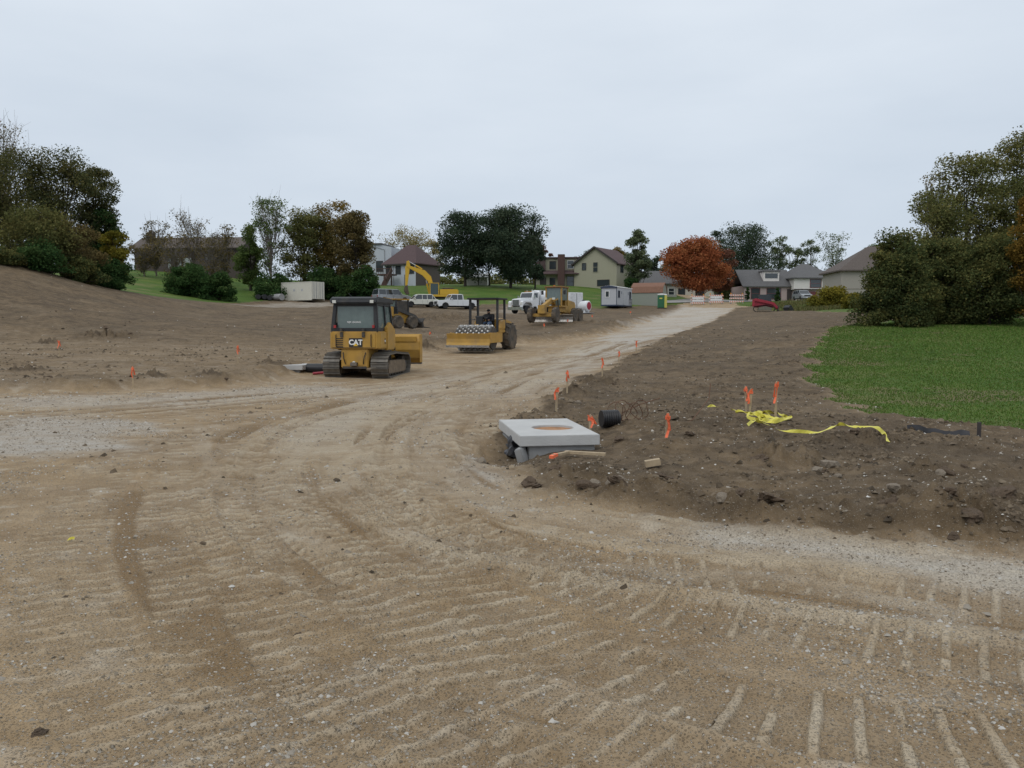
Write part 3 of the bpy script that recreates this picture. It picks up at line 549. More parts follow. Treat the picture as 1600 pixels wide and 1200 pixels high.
tree('evergreen_bush', 'smaller dark bush grown into the right side of the large one', 343, 108, 427, 52, 'shrub', 51, 'low', .0, 44, 120, cat='bush')
GC = 'trees behind the storage container'
tree('maple_tree', 'light green tree at the left end of the trees behind the container', 393, 128, 350, 52, 'green', 60, 'oval', .1, 50, 90, group=GC)
tree('bare_tree', 'tall sparse tree with few leaves left of the autumn trees', 425, 124, 308, 66, 'green', 61, 'vase', .2, 60, 26, bare=True, group=GC, bark=BARKG)
tree('maple_tree', 'yellow green tree behind the left end of the container', 478, 128, 318, 88, 'olive', 62, base=.12, nc=80, nl=90, gap=.18, group=GC)
tree('maple_tree', 'tall ochre tree behind the container, highest of its clump', 520, 130, 313, 92, 'ochre', 63, base=.12, nc=80, nl=90, gap=.12, group=GC)
tree('maple_tree', 'rounded rusty brown tree at the right end of the container clump', 553, 126, 327, 74, 'brown', 64, base=.08, nc=80, nl=100, group=GC)
for i, (px, d, tp, wd) in enumerate(((428, 121, 428, 74), (505, 124, 420, 70), (568, 122, 415, 54), (540, 123, 432, 60))):
    tree('shrub', ['dark green shrub left of the white container', 'dark shrub right behind the white container', 'green shrub at the right of the container clump by the silver van', 'low shrub behind the doors of the white container'][i], px, d, tp, wd, 'shrub', 70 + i, 'low', 0, 46, 100, cat='shrub', group='shrubs around the container')
tree('locust_tree', 'pale yellow tree behind the maroon roof', 638, 205, 353, 84, 'pale', 80, 'round', .2, 60, 60, gap=.2)
tree('locust_tree', 'small pale tree between the maroon roof and the dark oaks', 676, 200, 375, 40, 'pale', 81, 'round', .2, 36, 60)
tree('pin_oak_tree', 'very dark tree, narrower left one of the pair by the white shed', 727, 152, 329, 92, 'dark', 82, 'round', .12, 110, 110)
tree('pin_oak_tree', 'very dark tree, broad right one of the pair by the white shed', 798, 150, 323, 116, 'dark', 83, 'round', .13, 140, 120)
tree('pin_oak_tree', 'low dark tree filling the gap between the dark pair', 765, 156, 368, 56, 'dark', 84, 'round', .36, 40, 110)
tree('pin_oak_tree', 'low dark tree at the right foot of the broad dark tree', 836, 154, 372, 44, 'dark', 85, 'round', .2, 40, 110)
tree('maple_tree', 'reddish tree peeking out right of the dark pair', 850, 190, 378, 34, 'wine', 86, nc=30, nl=70)
for i, (px, d, tp, wd, pl, lb) in enumerate(((925, 215, 388, 50, 'grey', 'grey green tree behind the tan house, left of its gable'), (965, 214, 386, 40, 'ochre', 'orange tree behind the roof of the tan house'), (1043, 220, 407, 30, 'grey', 'small far tree left of the red maple'))):
    tree('maple_tree', lb, px, d, tp, wd, pl, 90 + i, nc=34, nl=60)
tree('poplar_tree', 'slender light green tree beside the tan house', 994, 152, 356, 48, 'grey', 94, 'oval', .22, 60, 80, gap=.2)
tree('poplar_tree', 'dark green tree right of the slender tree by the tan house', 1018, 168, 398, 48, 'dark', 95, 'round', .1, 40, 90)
tree('shrub', 'round green bush against the side of the tan house', 985, 150, 434, 30, 'shrub', 96, 'low', 0, 26, 80, cat='bush')
tree('red_maple_tree', 'orange red maple with full round crown by the barricades', 1087, 147, 375, 94, 'red', 97, 'round', .2, 120, 130)
tree('red_maple_tree', 'dull red maple half hidden behind the orange one', 1122, 156, 387, 52, 'wine', 98, 'round', .2, 50, 100)
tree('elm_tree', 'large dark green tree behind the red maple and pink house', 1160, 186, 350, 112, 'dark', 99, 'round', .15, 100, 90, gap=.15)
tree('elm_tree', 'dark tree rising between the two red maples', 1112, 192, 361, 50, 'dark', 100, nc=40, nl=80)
GT = 'slender trees behind the pink house'
for i, (px, tp, wd, lb) in enumerate(((1212, 366, 40, 'slender open tree next to the large dark tree'), (1238, 377, 40, 'slender open tree above the middle of the pink house roof'), (1262, 374, 40, 'slender open tree above the hip roof'), (1302, 363, 62, 'widest of the slender open trees, right of the hip roof'))):
    tree('elm_tree', lb, px, 195, tp, wd, 'grey', 110 + i, 'vase', .3, 40, 40, gap=.3, group=GT)
tree('shrub', 'dark olive shrub behind the barricades', 1150, 165, 434, 64, 'cedar', 120, 'low', 0, 40, 80, cat='shrub')
tree('cone_shrub', 'narrow dark conifer at the left corner of the pink house', 1166, 152, 447, 10, 'shrub', 121, 'cone', 0, 24, 60, leaf=.16, cat='shrub', group='clipped conifers at the pink house')
tree('cone_shrub', 'narrow dark conifer by the door of the pink house', 1214, 152, 446, 11, 'shrub', 122, 'cone', 0, 24, 60, leaf=.16, cat='shrub', group='clipped conifers at the pink house')
tree('shrub', 'yellow green shrub before the right tan house', 1300, 104, 450, 64, 'yellow', 123, 'low', 0, 50, 100, cat='shrub')
tree('shrub', 'low yellow green shrub beside the big cedar', 1335, 92, 462, 50, 'yellow', 124, 'low', 0, 40, 90, cat='shrub')
tree('elm_tree', 'small green tree behind the right tan house roof', 1362, 150, 372, 36, 'green', 125, nc=30, nl=70)
GR = 'trees at the right lawn'
tree('cedar_tree', 'dense dark cedar at the left end of the right hand trees', 1400, 48, 358, 122, 'cedar', 130, 'low', .0, 130, 150, clump=.66, group=GR)
tree('cedar_tree', 'dense dark cedar behind the lawn, second from the left', 1468, 50, 372, 120, 'cedar', 131, 'low', .0, 120, 140, clump=.7, group=GR)
tree('cedar_tree', 'dark olive cedar between the tall tree and the orange one', 1545, 49, 365, 140, 'cedar', 132, 'low', .0, 120, 140, clump=.75, group=GR)
tree('ash_tree', 'tall open olive tree above the right hand cedars', 1505, 57, 232, 165, 'olive', 133, 'round', .14, 160, 80, gap=.12, clump=1.0, group=GR)
tree('ash_tree', 'tallest tree cut by the right edge of the photo', 1592, 58, 188, 170, 'olive', 134, 'oval', .1, 170, 80, gap=.1, clump=1.0, group=GR)
tree('ash_tree', 'orange leaved tree at the right edge of the photo', 1612, 46.5, 285, 90, 'orange', 135, 'oval', .12, 70, 100, group=GR)
tree('ash_tree', 'thin twiggy tree reaching left over the cedars', 1452, 58, 262, 60, 'brown', 136, 'vase', .4, 36, 12, bare=True, group=GR, bark=BARKG)

# background hedgerow seen below the far crowns
rng = np.random.default_rng(300); C = []
for px in np.arange(540, 1345, 3.2):
    d = 232 + 14 * rng.uniform(); x = xat(px, d); z = float(Hb(np.array([x]), np.array([d]))[0]); hh = rng.uniform(3.0, 7.0) * (.7 + .6 * vn(np.array([px / 40.]), np.array([0.]), 4)[0])
    m = 80; C.append(np.c_[x + rng.normal(0, 1.1, m), d + rng.normal(0, 1.2, m), z + hh * rng.uniform(0, 1, m) ** .8])
C = np.vstack(C); o = link('distant_hedgerow', leaves('distant_hedgerow', C, .62, rng.uniform(0, 1, len(C)), leafmat('leaf_olive', PAL['olive']), rng)); o['kind'] = 'stuff'

tree('ash_tree', 'olive tree filling the gap behind the left cedar', 1462, 54, 300, 90, 'olive', 137, 'round', .1, 80, 80, clump=.9, group=GR)
# ------------------------------------------------------------------ buildings.  local axes: x right, y away from the street side, z up
GLASS = glassmat('window_glass', (.045, .055, .06)); WHITE = mat('white_trim', (.72, .72, .70), .6, var=.06)
def roofmat(n, c): return mat('shingle_' + n, c, .92, var=.25, scale=9, bump=.4, bscale=20)
def window(p, x, z, w, h, y=0, frame=WHITE, side=None, pane=GLASS, bars=1):
    """window on the front wall (y) or, with side=x-plane sign, on a side wall"""
    if side is None:
        mb = MB()
        for (a, b_, c, e) in ((x - w / 2 - .09, x - w / 2, z - .09, z + h + .09), (x + w / 2, x + w / 2 + .09, z - .09, z + h + .09), (x - w / 2, x + w / 2, z - .09, z), (x - w / 2, x + w / 2, z + h, z + h + .09)): mb.box(a, b_, y - .07, y + .05, c, e)
        if bars: mb.box(x - w / 2, x + w / 2, y - .055, y + .03, z + h / 2 - .03, z + h / 2 + .03)
        f = mb.build('window', frame, p); MB().box(x - w / 2, x + w / 2, y - .03, y + .04, z, z + h).build('pane', pane, f)
    else:
        s = side; mb = MB()
        for (a, b_, c, e) in ((x - w / 2 - .09, x - w / 2, z - .09, z + h + .09), (x + w / 2, x + w / 2 + .09, z - .09, z + h + .09), (x - w / 2, x + w / 2, z - .09, z), (x - w / 2, x + w / 2, z + h, z + h + .09)): mb.box(y - .05, y + .07, a, b_, c, e) if s > 0 else mb.box(y - .07, y + .05, a, b_, c, e)
        f = mb.build('window', frame, p); (MB().box(y - .04, y + .03, x - w / 2, x + w / 2, z, z + h)).build('pane', pane, f)
    return f
def gable_roof(mb, x0, x1, y0, y1, ze, zr, over=.4, th=.18, axis='y'):
    """two pitched slabs; ridge along axis"""
    if axis == 'y':
        xm = (x0 + x1) / 2; sl = (zr - ze) / (xm - x0); xa, xb = x0 - over, x1 + over; zo = ze - over * sl
        mb.prism([(xa, zo), (xm, zr), (xb, zo), (xb, zo + th), (xm, zr + th), (xa, zo + th)], y0 - over, y1 + over, 'y')
    else:
        ym = (y0 + y1) / 2; sl = (zr - ze) / (ym - y0); ya, yb = y0 - over, y1 + over; zo = ze - over * sl
        mb.prism([(ya, zo), (ym, zr), (yb, zo), (yb, zo + th), (ym, zr + th), (ya, zo + th)], x0 - over, x1 + over, 'x')
def gable_wall(mb, x0, x1, y0, y1, ze, zr, axis='y', zb=-2.):
    if axis == 'y': mb.prism([(x0, zb), (x1, zb), (x1, ze), ((x0 + x1) / 2, zr), (x0, ze)], y0, y1, 'y')
    else: mb.prism([(y0, zb), (y1, zb), (y1, ze), ((y0 + y1) / 2, zr), (y0, ze)], x0, x1, 'x')
def hip_roof(mb, x0, x1, y0, y1, ze, zr, over=.45, r0=None, r1=None):
    ym = (y0 + y1) / 2; h = (y1 - y0) / 2; a, b_ = (x0 + h if r0 is None else r0), (x1 - h if r1 is None else r1)
    x0 -= over; x1 += over; y0 -= over; y1 += over
    mb.add([(x0, y0, ze), (x1, y0, ze), (x1, y1, ze), (x0, y1, ze), (a, ym, zr), (b_, ym, zr), (x0, y0, ze - .2), (x1, y0, ze - .2), (x1, y1, ze - .2), (x0, y1, ze - .2)],
           [(0, 1, 5, 4), (1, 2, 5), (2, 3, 4, 5), (3, 0, 4), (6, 7, 1, 0), (7, 8, 2, 1), (8, 9, 3, 2), (9, 6, 0, 3), (9, 8, 7, 6)])
TAN = mat('tan_siding', (.37, .35, .26), .8, var=.06, bump=.1); MAROON = roofmat('maroon', (.092, .060, .060)); BRICK = mat('dark_red_brick', (.095, .055, .048), .9, var=.25, scale=14)
DKTRIM = mat('dark_trim', (.05, .042, .04), .7); GREYROOF = roofmat('grey', (.115, .112, .112)); BROWNROOF = roofmat('brown', (.105, .085, .074))
def hloc(px, py, d, sink=.25):
    p = at(px, py, d); return (p[0], p[1], p[2] - sink)
# tan split-level house
h = thing('tan_house', 'tan two storey house with brick chimney and front gable', 'house', hloc(897, 448, 172), R(-33))
mb = MB(); gable_wall(mb, 0, 9.6, 0, 9.5, 4.75, 7.9); mb.build('wall', TAN, h)
mb = MB(); gable_roof(mb, 0, 9.6, 0, 9.5, 4.75, 7.95, .45); mb.build('roof', MAROON, h)
mb = MB(); mb.bar((-.45, -.47, 4.62), (4.8, -.47, 8.1), .08, .34); mb.bar((10.05, -.47, 4.62), (4.8, -.47, 8.1), .08, .34); mb.build('verge_board', DKTRIM, h)
window(h, 2.3, 3.6, .8, 1.3, frame=DKTRIM); window(h, 4.9, 3.1, 1.0, 1.9, frame=TAN); window(h, 6.7, .3, 2.6, 1.1, frame=DKTRIM, bars=0)
for yy in (2.4, 6.3): window(h, yy, 3.0, 1.2, 1.3, y=9.6, side=1, frame=DKTRIM)
h2 = thing('tan_house', 'left wing of the tan house with flat dormer front under maroon roof', 'house', hloc(836, 449, 173.5), R(-6))
MB().box(0, 8.9, 0, 7, -2, 3.0).build('wall', TAN, h2)
MB().box(1.9, 9.6, .9, 6.5, 3.0, 6.25).build('dormer_wall', TAN, h2)
mb = MB(); mb.box(1.5, 9.2, .55, 7, 6.25, 6.5); mb.prism([(-.9, 3.0), (2.1, 3.0), (2.1, 6.75), (1.2, 6.75)], .0, 7.3); mb.build('roof', MAROON, h2)
mb = MB(); mb.prism([(-1.3, 2.85), (.95, 3.65), (.95, 3.8), (-1.3, 3.0)], -.8, 9.1, 'x'); mb.build('porch_roof', MAROON, h2)
for xx in (-.5, 2.0): MB().box(xx, xx + .15, -1.2, -1.05, -1.5, 2.9).build('porch_post', DKTRIM, h2)
MB().box(4.75, 6.15, -1.4, .8, -2, 6.9).build('chimney', BRICK, h2)
window(h2, 3.6, 4.1, 1.2, 1.5, y=.9, frame=DKTRIM); window(h2, 7.3, 4.2, 1.2, 1.5, y=.9, frame=WHITE); window(h2, 7.3, .4, 1.3, 2.0, frame=DKTRIM)
MB().box(1.0, 2.3, -.06, .05, 0, 2.2).build('patio_door', DKTRIM, h2); window(h2, 3.6, .3, 1., 1.8, frame=DKTRIM)
def absorb(h, g):
    for ch in list(g.children):
        M = h.matrix_basis.inverted() @ g.matrix_basis @ ch.matrix_basis; ch.parent = h; ch.matrix_basis = M
    bpy.data.objects.remove(g)
absorb(h, h2)
# maroon-roofed pale house with deck
PALEB = mat('pale_blue_siding', (.48, .51, .55), .8, var=.05); BRNW = mat('brown_siding', (.12, .10, .09), .85)
DECK = mat('deck_wood', (.085, .05, .04), .85, var=.25)
h = thing('pale_house', 'pale grey blue house with hipped maroon roof and wooden deck', 'house', hloc(601, 446, 165), R(-30))
MB().box(0, 7.6, 0, 8, -2, 4.35).build('wall', PALEB, h); MB().box(7.6, 7.68, -.02, 8, -2, 4.3).build('side_wall', BRNW, h)
mb = MB(); hip_roof(mb, 0, 7.6, 0, 8, 4.35, 8.3, .5, 2.6, 4.6); mb.build('roof', MAROON, h)
MB().box(-.55, 8.2, -.56, -.50, 4.1, 4.34).build('gutter', DKTRIM, h)
for xx in (1.1, 3.4, 6.6): window(h, xx, 2.4, 1.1, 1.5, frame=DKTRIM)
MB().box(2.2, 2.32, -.09, -.02, -1, 4.1).build('downpipe', mat('grey_metal', (.3, .3, .31), .5), h); MB().box(4.9, 5.0, -.05, .02, -1, 2.2).build('corner_board', DKTRIM, h)
h3 = thing('pale_house', 'tall pale gable end rising left of the maroon hipped roof', 'house', hloc(578, 445, 168), R(-12))
mb = MB(); mb.prism([(-2, -2), (4.6, -2), (4.6, 7.7), (2.2, 8.2), (-2, 8.2)], 0, 7); mb.build('wall', PALEB, h3)
MB().box(-2.4, 2.6, -.3, 7.3, 8.2, 8.5).build('roof', GREYROOF, h3); window(h3, 2.1, 2.9, 1.3, 2.0, frame=DKTRIM)
MB().tube([(3.2, -.08, 0), (3.2, -.08, 7.2), (1.0, -.08, 7.8)], .06, 6).build('downpipe', mat('grey_metal', (.3, .3, .31), .5), h3)
dk = thing('wooden_deck', 'dark brown raised deck with stairs on the pale house', 'deck', hloc(588, 446, 161), R(-14))
MB().box(0, 3.2, 0, 2.6, 2.2, 2.45).build('deck_floor', DECK, dk)
for k in range(9): MB().box(.02 + k * .38, .10 + k * .38, 0, .08, 2.45, 3.4).build('baluster', DECK, dk)
MB().box(0, 3.2, -.04, .12, 3.4, 3.52).build('handrail', DECK, dk)
for xx in (0, 1.5, 3.0): MB().box(xx, xx + .2, 0, .2, -1.5, 2.2).build('post', DECK, dk)
for k in range(10): MB().box(2.2 + k * .0, 3.2, -.28 * (k + 1), -.28 * k - .02, 2.2 - .22 * (k + 1), 2.2 - .22 * k).build('stair_tread', DECK, dk)
mb = MB(); mb.bar((3.25, 0, 3.3), (3.25, -2.8, 1.0), .12, .9); mb.bar((2.15, 0, 2.2), (2.15, -2.8, -.1), .1, .35); mb.build('stair_rail', DECK, dk)
absorb(h, h3); absorb(h, dk)
# dark brown house behind the bare trees
BRN = mat('brown_wood_siding', (.085, .068, .060), .9, var=.12)
h = thing('brown_house', 'long dark brown house with low gable roof behind leafless trees', 'house', hloc(211, 432, 150), R(-3))
mb = MB(); gable_wall(mb, 0, 19.2, 0, 8.5, 5.4, 7.35, 'x'); mb.build('wall', BRN, h)
mb = MB(); gable_roof(mb, 0, 19.2, 0, 8.5, 5.4, 7.4, .6, axis='x'); mb.build('roof', BROWNROOF, h)
MB().box(1.0, 2.3, 2.4, 3.6, 5.8, 8.2).box(1.4, 1.8, 2.8, 3.2, 8.2, 8.8).build('chimney', DKTRIM, h)
PALEP = mat('pale_curtain', (.34, .37, .36), .7)
for xx, ww in ((6.4, .5), (8.2, .7), (9.7, 1.5)): window(h, xx, 1.7, ww, 1.8, frame=DKTRIM, pane=PALEP)
for xx in (3.0, 13.5, 16.2): window(h, xx, 3.2, 1.4, 1.2, frame=DKTRIM)
# pink split-level
PINK = mat('pink_brick', (.44, .345, .325), .9, var=.12, scale=12); CREAM = mat('cream_siding', (.70, .66, .62), .8, var=.05); REDD = mat('red_brown_door', (.17, .055, .055), .7)
h = thing('pink_house', 'pink brick split level house with grey roof and red garage doors', 'house', hloc(1162, 467, 156), R(3))
MB().box(0, 9.2, 0, 8, -1.5, 2.7).build('brick_wall', PINK, h); MB().box(9.2, 16.4, -1.2, 8.2, -1.5, 1.95).build('lower_wall', PINK, h); MB().box(8.9, 16.7, -1.5, 8.2, 1.95, 4.1).build('upper_wall', CREAM, h)
mb = MB(); gable_roof(mb, 0, 9.2, 0, 8, 2.75, 5.75, .4, axis='x'); mb.build('roof', GREYROOF, h)
mb = MB(); hip_roof(mb, 8.9, 16.7, -1.5, 8.2, 4.15, 7.0, .45, 12.0, 13.4); mb.build('hip_roof', GREYROOF, h)
dm = MB().box(4.0, 7.0, .9, 3.2, 3.6, 5.35).build('dormer', CREAM, h); MB().box(3.85, 7.15, .7, 3.4, 5.35, 5.6).build('dormer_roof', GREYROOF, dm); MB().box(4.3, 6.7, .86, .93, 4.15, 5.05).build('pane', GLASS, dm)
window(h, 2.2, .3, 1.6, 1.9, frame=REDD); window(h, 5.7, .3, 2.6, 1.9, frame=REDD); window(h, 13.0, 2.35, 2.0, 1.45, y=-1.5, frame=REDD)
MB().box(8.2, 9.1, -.06, .02, -.3, 2.1).build('front_door', DKTRIM, h)
for xx in (11.0, 14.6): MB().box(xx, xx + 2.4, -1.28, -1.18, -.6, 1.6).build('garage_door', REDD, h)
MB().box(8.9, 16.7, -1.62, -1.5, 1.9, 2.05).build('band_board', DKTRIM, h)
# right tan house
h = thing('beige_house', 'beige house with brown hipped roof behind the right shrubs', 'house', hloc(1314, 458, 122), R(-4))
MB().box(0, 12, 0, 9, -2, 3.55).build('wall', mat('beige_siding', (.34, .31, .27), .8, var=.05), h)
mb = MB(); hip_roof(mb, 0, 12, 0, 9, 3.6, 7.4, .5, 5.2, 7.5); mb.build('roof', BROWNROOF, h); MB().box(-.02, 12, -.04, 0, .8, .95).build('band_board', mat('beige_trim', (.26, .235, .2), .8), h); window(h, 5, 1.5, 1.2, 1.4)
# grey roofed house behind the shed, cream house behind the maple, white shed under the oaks
h = thing('grey_house', 'low house with plain grey roof behind the garden shed', 'house', hloc(990, 470, 160), 0)
mb = MB(); gable_wall(mb, 0, 8.2, 0, 8, 3.6, 6.0, 'x'); mb.build('wall', mat('light_siding', (.42, .41, .38), .8), h); mb = MB(); gable_roof(mb, 0, 8.2, 0, 8, 3.6, 6.0, .4, axis='x'); mb.build('roof', GREYROOF, h); window(h, 7.2, 1.4, 1.0, 1.2)
h = thing('cream_house', 'low cream house hidden behind the orange red maple', 'house', hloc(1046, 467, 172), R(2))
mb = MB(); gable_wall(mb, 0, 12, 0, 8, 3.1, 5.0, 'x'); mb.build('wall', mat('cream_wall', (.52, .50, .43), .8), h); mb = MB(); gable_roof(mb, 0, 12, 0, 8, 3.1, 5.0, .4, axis='x'); mb.build('roof', BROWNROOF, h)
for xx in (2.5, 6.5, 10): window(h, xx, 1.0, 1.3, 1.3, frame=DKTRIM)
MB().box(0, 12, -.3, 0, -.6, .25).build('plinth', DKTRIM, h)
h = thing('white_shed', 'small white shed under the dark trees', 'shed', hloc(729, 447, 158), R(-4))
mb = MB(); gable_wall(mb, 0, 3.9, 0, 3, 1.9, 2.5, 'x', -.6); mb.build('wall', mat('white_siding', (.62, .61, .56), .8, var=.05), h); mb = MB(); gable_roof(mb, 0, 3.9, 0, 3, 1.9, 2.6, .2, .1, 'x'); mb.build('roof', WHITE, h)
MB().box(2.2, 2.35, -.05, 0, -.3, 1.9).build('corner_board', DKTRIM, h)
# gambrel garden shed
h = thing('garden_shed', 'sage green garden shed with rusty brown barn roof', 'shed', hloc(986, 476, 137), R(-20))
g = mat('sage_siding', (.26, .275, .235), .8, var=.05); prof = [(0, -.6), (4.2, -.6), (4.2, 2.2), (3.7, 3.1), (2.1, 3.75), (.5, 3.1), (0, 2.2)]
MB().prism(prof, 0, 5.1, 'x').build('wall', g, h)
MB().prism([(-.12, 2.15), (.42, 3.17), (2.1, 3.87), (3.78, 3.17), (4.32, 2.15), (4.2, 2.1), (3.7, 3.08), (2.1, 3.74), (.5, 3.08), (0, 2.1)], -.1, 5.2, 'x').build('roof', mat('rusty_shingle', (.20, .105, .07), .9, var=.2), h)
# site office trailer
NAVY = mat('navy_trim', (.035, .05, .085), .5); OFFW = mat('office_panel', (.44, .45, .47), .55, var=.05, dirt=.15)
h = thing('office_trailer', 'white site office trailer with navy trim and steps', 'trailer', spot(951, 125.5), R(-26))
MB().box(-1.22, 1.22, 0, 7.3, .55, 3.15).build('body', OFFW, h)
mb = MB(); mb.prism([(-1.3, 3.15), (1.3, 3.15), (1.3, 3.25), (0, 3.48), (-1.3, 3.25)], -.08, 7.38); mb.build('roof', WHITE, h)
mb = MB(); mb.prism([(-1.32, 3.05), (1.32, 3.05), (1.32, 3.24), (0, 3.46), (-1.32, 3.24)], -.13, -.06); mb.build('roof_trim', NAVY, h)
for xx in (-1.25, 1.17): MB().box(xx, xx + .08, -.03, .06, .55, 3.1).build('corner_trim', NAVY, h)
MB().box(-1.26, 1.26, -.1, 7.35, .36, .56).build('chassis', NAVY, h)
window(h, -.25, 1.75, .5, .8, frame=WHITE, bars=0)
for yy in (1.0, 6.4): window(h, yy, 1.7, .6, .9, y=1.22, side=1, frame=NAVY)
for yy in (2.2, 5.4): MB().box(1.2, 1.26, yy, yy + .1, 2.2, 2.6).build('wall_lamp', NAVY, h)
MB().box(1.19, 1.25, 3.1, 4.0, .62, 2.7).build('door', mat('trailer_door', (.46, .47, .48), .5), h)
st = MB().box(1.26, 2.2, 3.0, 4.2, .3, .38).box(1.26, 2.6, 4.2, 4.5, .1, .16).build('steps', DKTRIM, h)
mb = MB()
for yy in (3.0, 3.6, 4.2): mb.tube([(2.2, yy, 0), (2.2, yy, 1.45)], .04, 6)
mb.tube([(2.2, 3.0, 1.45), (2.2, 4.2, 1.45)], .04, 6); mb.tube([(2.2, 3.0, .9), (2.2, 4.2, .9)], .03, 6); mb.build('handrail', DKTRIM, st)
for yy in (3.2, 4.1):
    for xx in (-1.15, .9): MB().lathe([(.0, 0), (.36, 0), (.38, .06), (.38, .2), (.36, .25), (0, .25)], (xx, 0, .38)).build('wheel', mat('rubber', (.03, .028, .027), .9, dirt=.5), h).location = (0, yy, 0)
mb = MB(); mb.prism([(.0, .3), (.0, .5), (1.4, .42), (1.4, .34)], -.05, .05, 'x'); mb.build('hitch', WHITE, h, loc=(0, 7.3, 0))
# portable toilet
h = thing('portable_toilet', 'green and yellow portable toilet with white roof', 'toilet', spot(1034, 129), R(-28))
MB().box(-.56, .56, -.56, .56, .08, 2.05).build('cabin', mat('green_plastic', (.035, .16, .07), .5, var=.08), h, .03); MB().box(.555, .60, -.56, .56, .08, 2.05).build('side_panel', mat('yellow_plastic', (.65, .58, .10), .5, var=.05), h, .01)
mb = MB(); mb.prism([(-.6, 2.05), (.6, 2.05), (.5, 2.22), (0, 2.3), (-.5, 2.22)], -.6, .6); mb.build('roof', WHITE, h); MB().box(-.42, .42, -.6, -.55, .15, 1.95).build('door', mat('green_plastic_door', (.03, .13, .06), .5), h); MB().box(-.22, .22, -.625, -.6, 1.45, 1.62).build('sign', mat('yellow_plastic', (.65, .58, .10)), h); MB().box(-.62, .62, -.62, .62, 0, .1).build('skid', DKTRIM, h)
# storage container
CW = mat('container_paint', (.60, .58, .50), .55, var=.05, dirt=.12, dirtcol=(.25, .17, .1))
h = thing('storage_container', 'cream steel storage container with ribbed doors in front of trees', 'container', spot(474, 119.5, .05), R(-33))
mb = MB(); k = 0; x = -3.03; prof = []
while x < 3.0:
    prof += [(x, -1.18), (x + .07, -1.215), (x + .20, -1.215), (x + .27, -1.18)]; x += .28
prof += [(3.03, -1.18), (3.03, 1.2), (-3.03, 1.2)]
mb.prism(prof, .18, 2.5, 'z'); mb.build('shell', CW, h)
mb = MB(); mb.box(-3.05, 3.05, -1.24, -1.16, 0, .18).box(-3.05, 3.05, 1.16, 1.24, 0, .18).box(-3.05, 3.05, -1.24, 1.24, 2.5, 2.59)
for a in (-3.06, 2.94):
    for b_ in (-1.245, 1.125): mb.box(a, a + .12, b_, b_ + .12, 0, 2.6)
mb.build('frame', CW, h)
for s in (-1, 1):
    dd = MB().box(3.03, 3.10, min(.02 * s, 1.1 * s), max(.02 * s, 1.1 * s), .2, 2.45).build('door', CW, h)
    for q in (.35, .8): MB().tube([(3.13, q * s, .15), (3.13, q * s, 2.5)], .03, 6).build('locking_bar', mat('grey_metal', (.3, .3, .31)), dd)
for xx in (-.6, 1.0): MB().box(xx, xx + .35, -1.222, -1.217, 1.3, 1.6).build('placard', mat('pale_placard', (.42, .43, .44), .6), h)
# ------------------------------------------------------------------ machines.  local axes: x forward, y left, z up
YEL = mat('machine_yellow', (.43, .245, .045), .55, var=.1, dirt=.45, scale=3, dirtcol=(.22, .15, .085)); YEL2 = mat('worn_yellow', (.40, .235, .05), .6, var=.12, dirt=.5, scale=3, dirtcol=(.2, .145, .09))
BLK = mat('black_paint', (.022, .023, .025), .5, dirt=.22, scale=4); STEEL = mat('worn_steel', (.30, .285, .265), .42, .7, var=.3, dirt=.4, scale=8); DARKST = mat('dark_steel', (.07, .065, .06), .6, .4, dirt=.5, scale=7)
RUB = mat('rubber', (.03, .028, .027), .9, dirt=.5); RUBD = mat('dusty_tyre', (.075, .066, .056), .95, var=.2, dirt=.7, scale=5, dirtcol=(.17, .13, .09)); CABG = glassmat('cab_glass', (.12, .16, .15), .1); CHROME = mat('chrome', (.6, .6, .6), .2, 1.)  # cab glass base colour lightened to carry the reflected sky and interior
MUD = mat('dried_mud', (.19, .145, .10), .95, var=.25, bump=.5); RED = mat('red_lens', (.35, .03, .03), .3); LENS = mat('lamp_lens', (.65, .65, .6), .2); SEATM = mat('seat_vinyl', (.03, .03, .03), .7)
def wheel(p, x, y, r, w, side, name='wheel', rim=YEL, tyre=RUBD, lugs=0, rimr=.55):
    """tyre + rim + lugs; side=+1 left, -1 right; y = centre of tyre"""
    o = bpy.data.objects.new(name, None); COL.objects.link(o); o.parent = p; o.location = (x, y, r); o.empty_display_size = .1
    h = w / 2; t = MB().lathe([(r * rimr, -h * .85), (r * .82, -h), (r * .95, -h * .86), (r, -h * .55), (r, h * .55), (r * .95, h * .86), (r * .82, h), (r * rimr, h * .85)], n=26)
    if lugs:
        for k in range(lugs):
            for s in (-1, 1):
                a = 2 * math.pi * (k + (.5 if s > 0 else 0)) / lugs; c, q = math.cos(a), math.sin(a); a2 = a + .16; c2, q2 = math.cos(a2), math.sin(a2)
                t.bar((c * r * 1.005, s * h * .9, q * r * 1.005), (c2 * r * 1.01, s * h * .08, q2 * r * 1.01), r * .09, r * .08)
    t.build('tyre', tyre, o, smooth=True)
    MB().lathe([(0, -h * .3), (r * rimr * .45, -h * .3), (r * rimr * .55, -h * .1), (r * rimr * .85, -h * .15), (r * rimr * 1.02, -h * .8), (r * rimr * 1.02, h * .8), (r * rimr * .85, h * .15), (r * rimr * .55, h * .1), (r * rimr * .45, h * .4), (0, h * .4)], n=20).build('rim', rim, o, smooth=True)
    return o
def oval(x0, x1, z0, z1, r0, r1, n=9):
    """closed track path, front sprocket right; returns list of (x,z)"""
    P_ = []
    for k in range(n + 1): a = -math.pi / 2 + math.pi * k / n; P_.append((x1 + r1 * math.cos(a), z1 + r1 * math.sin(a)))
    for k in range(n + 1): a = math.pi / 2 + math.pi * k / n; P_.append((x0 + r0 * math.cos(a), z0 + r0 * math.sin(a)))
    return P_
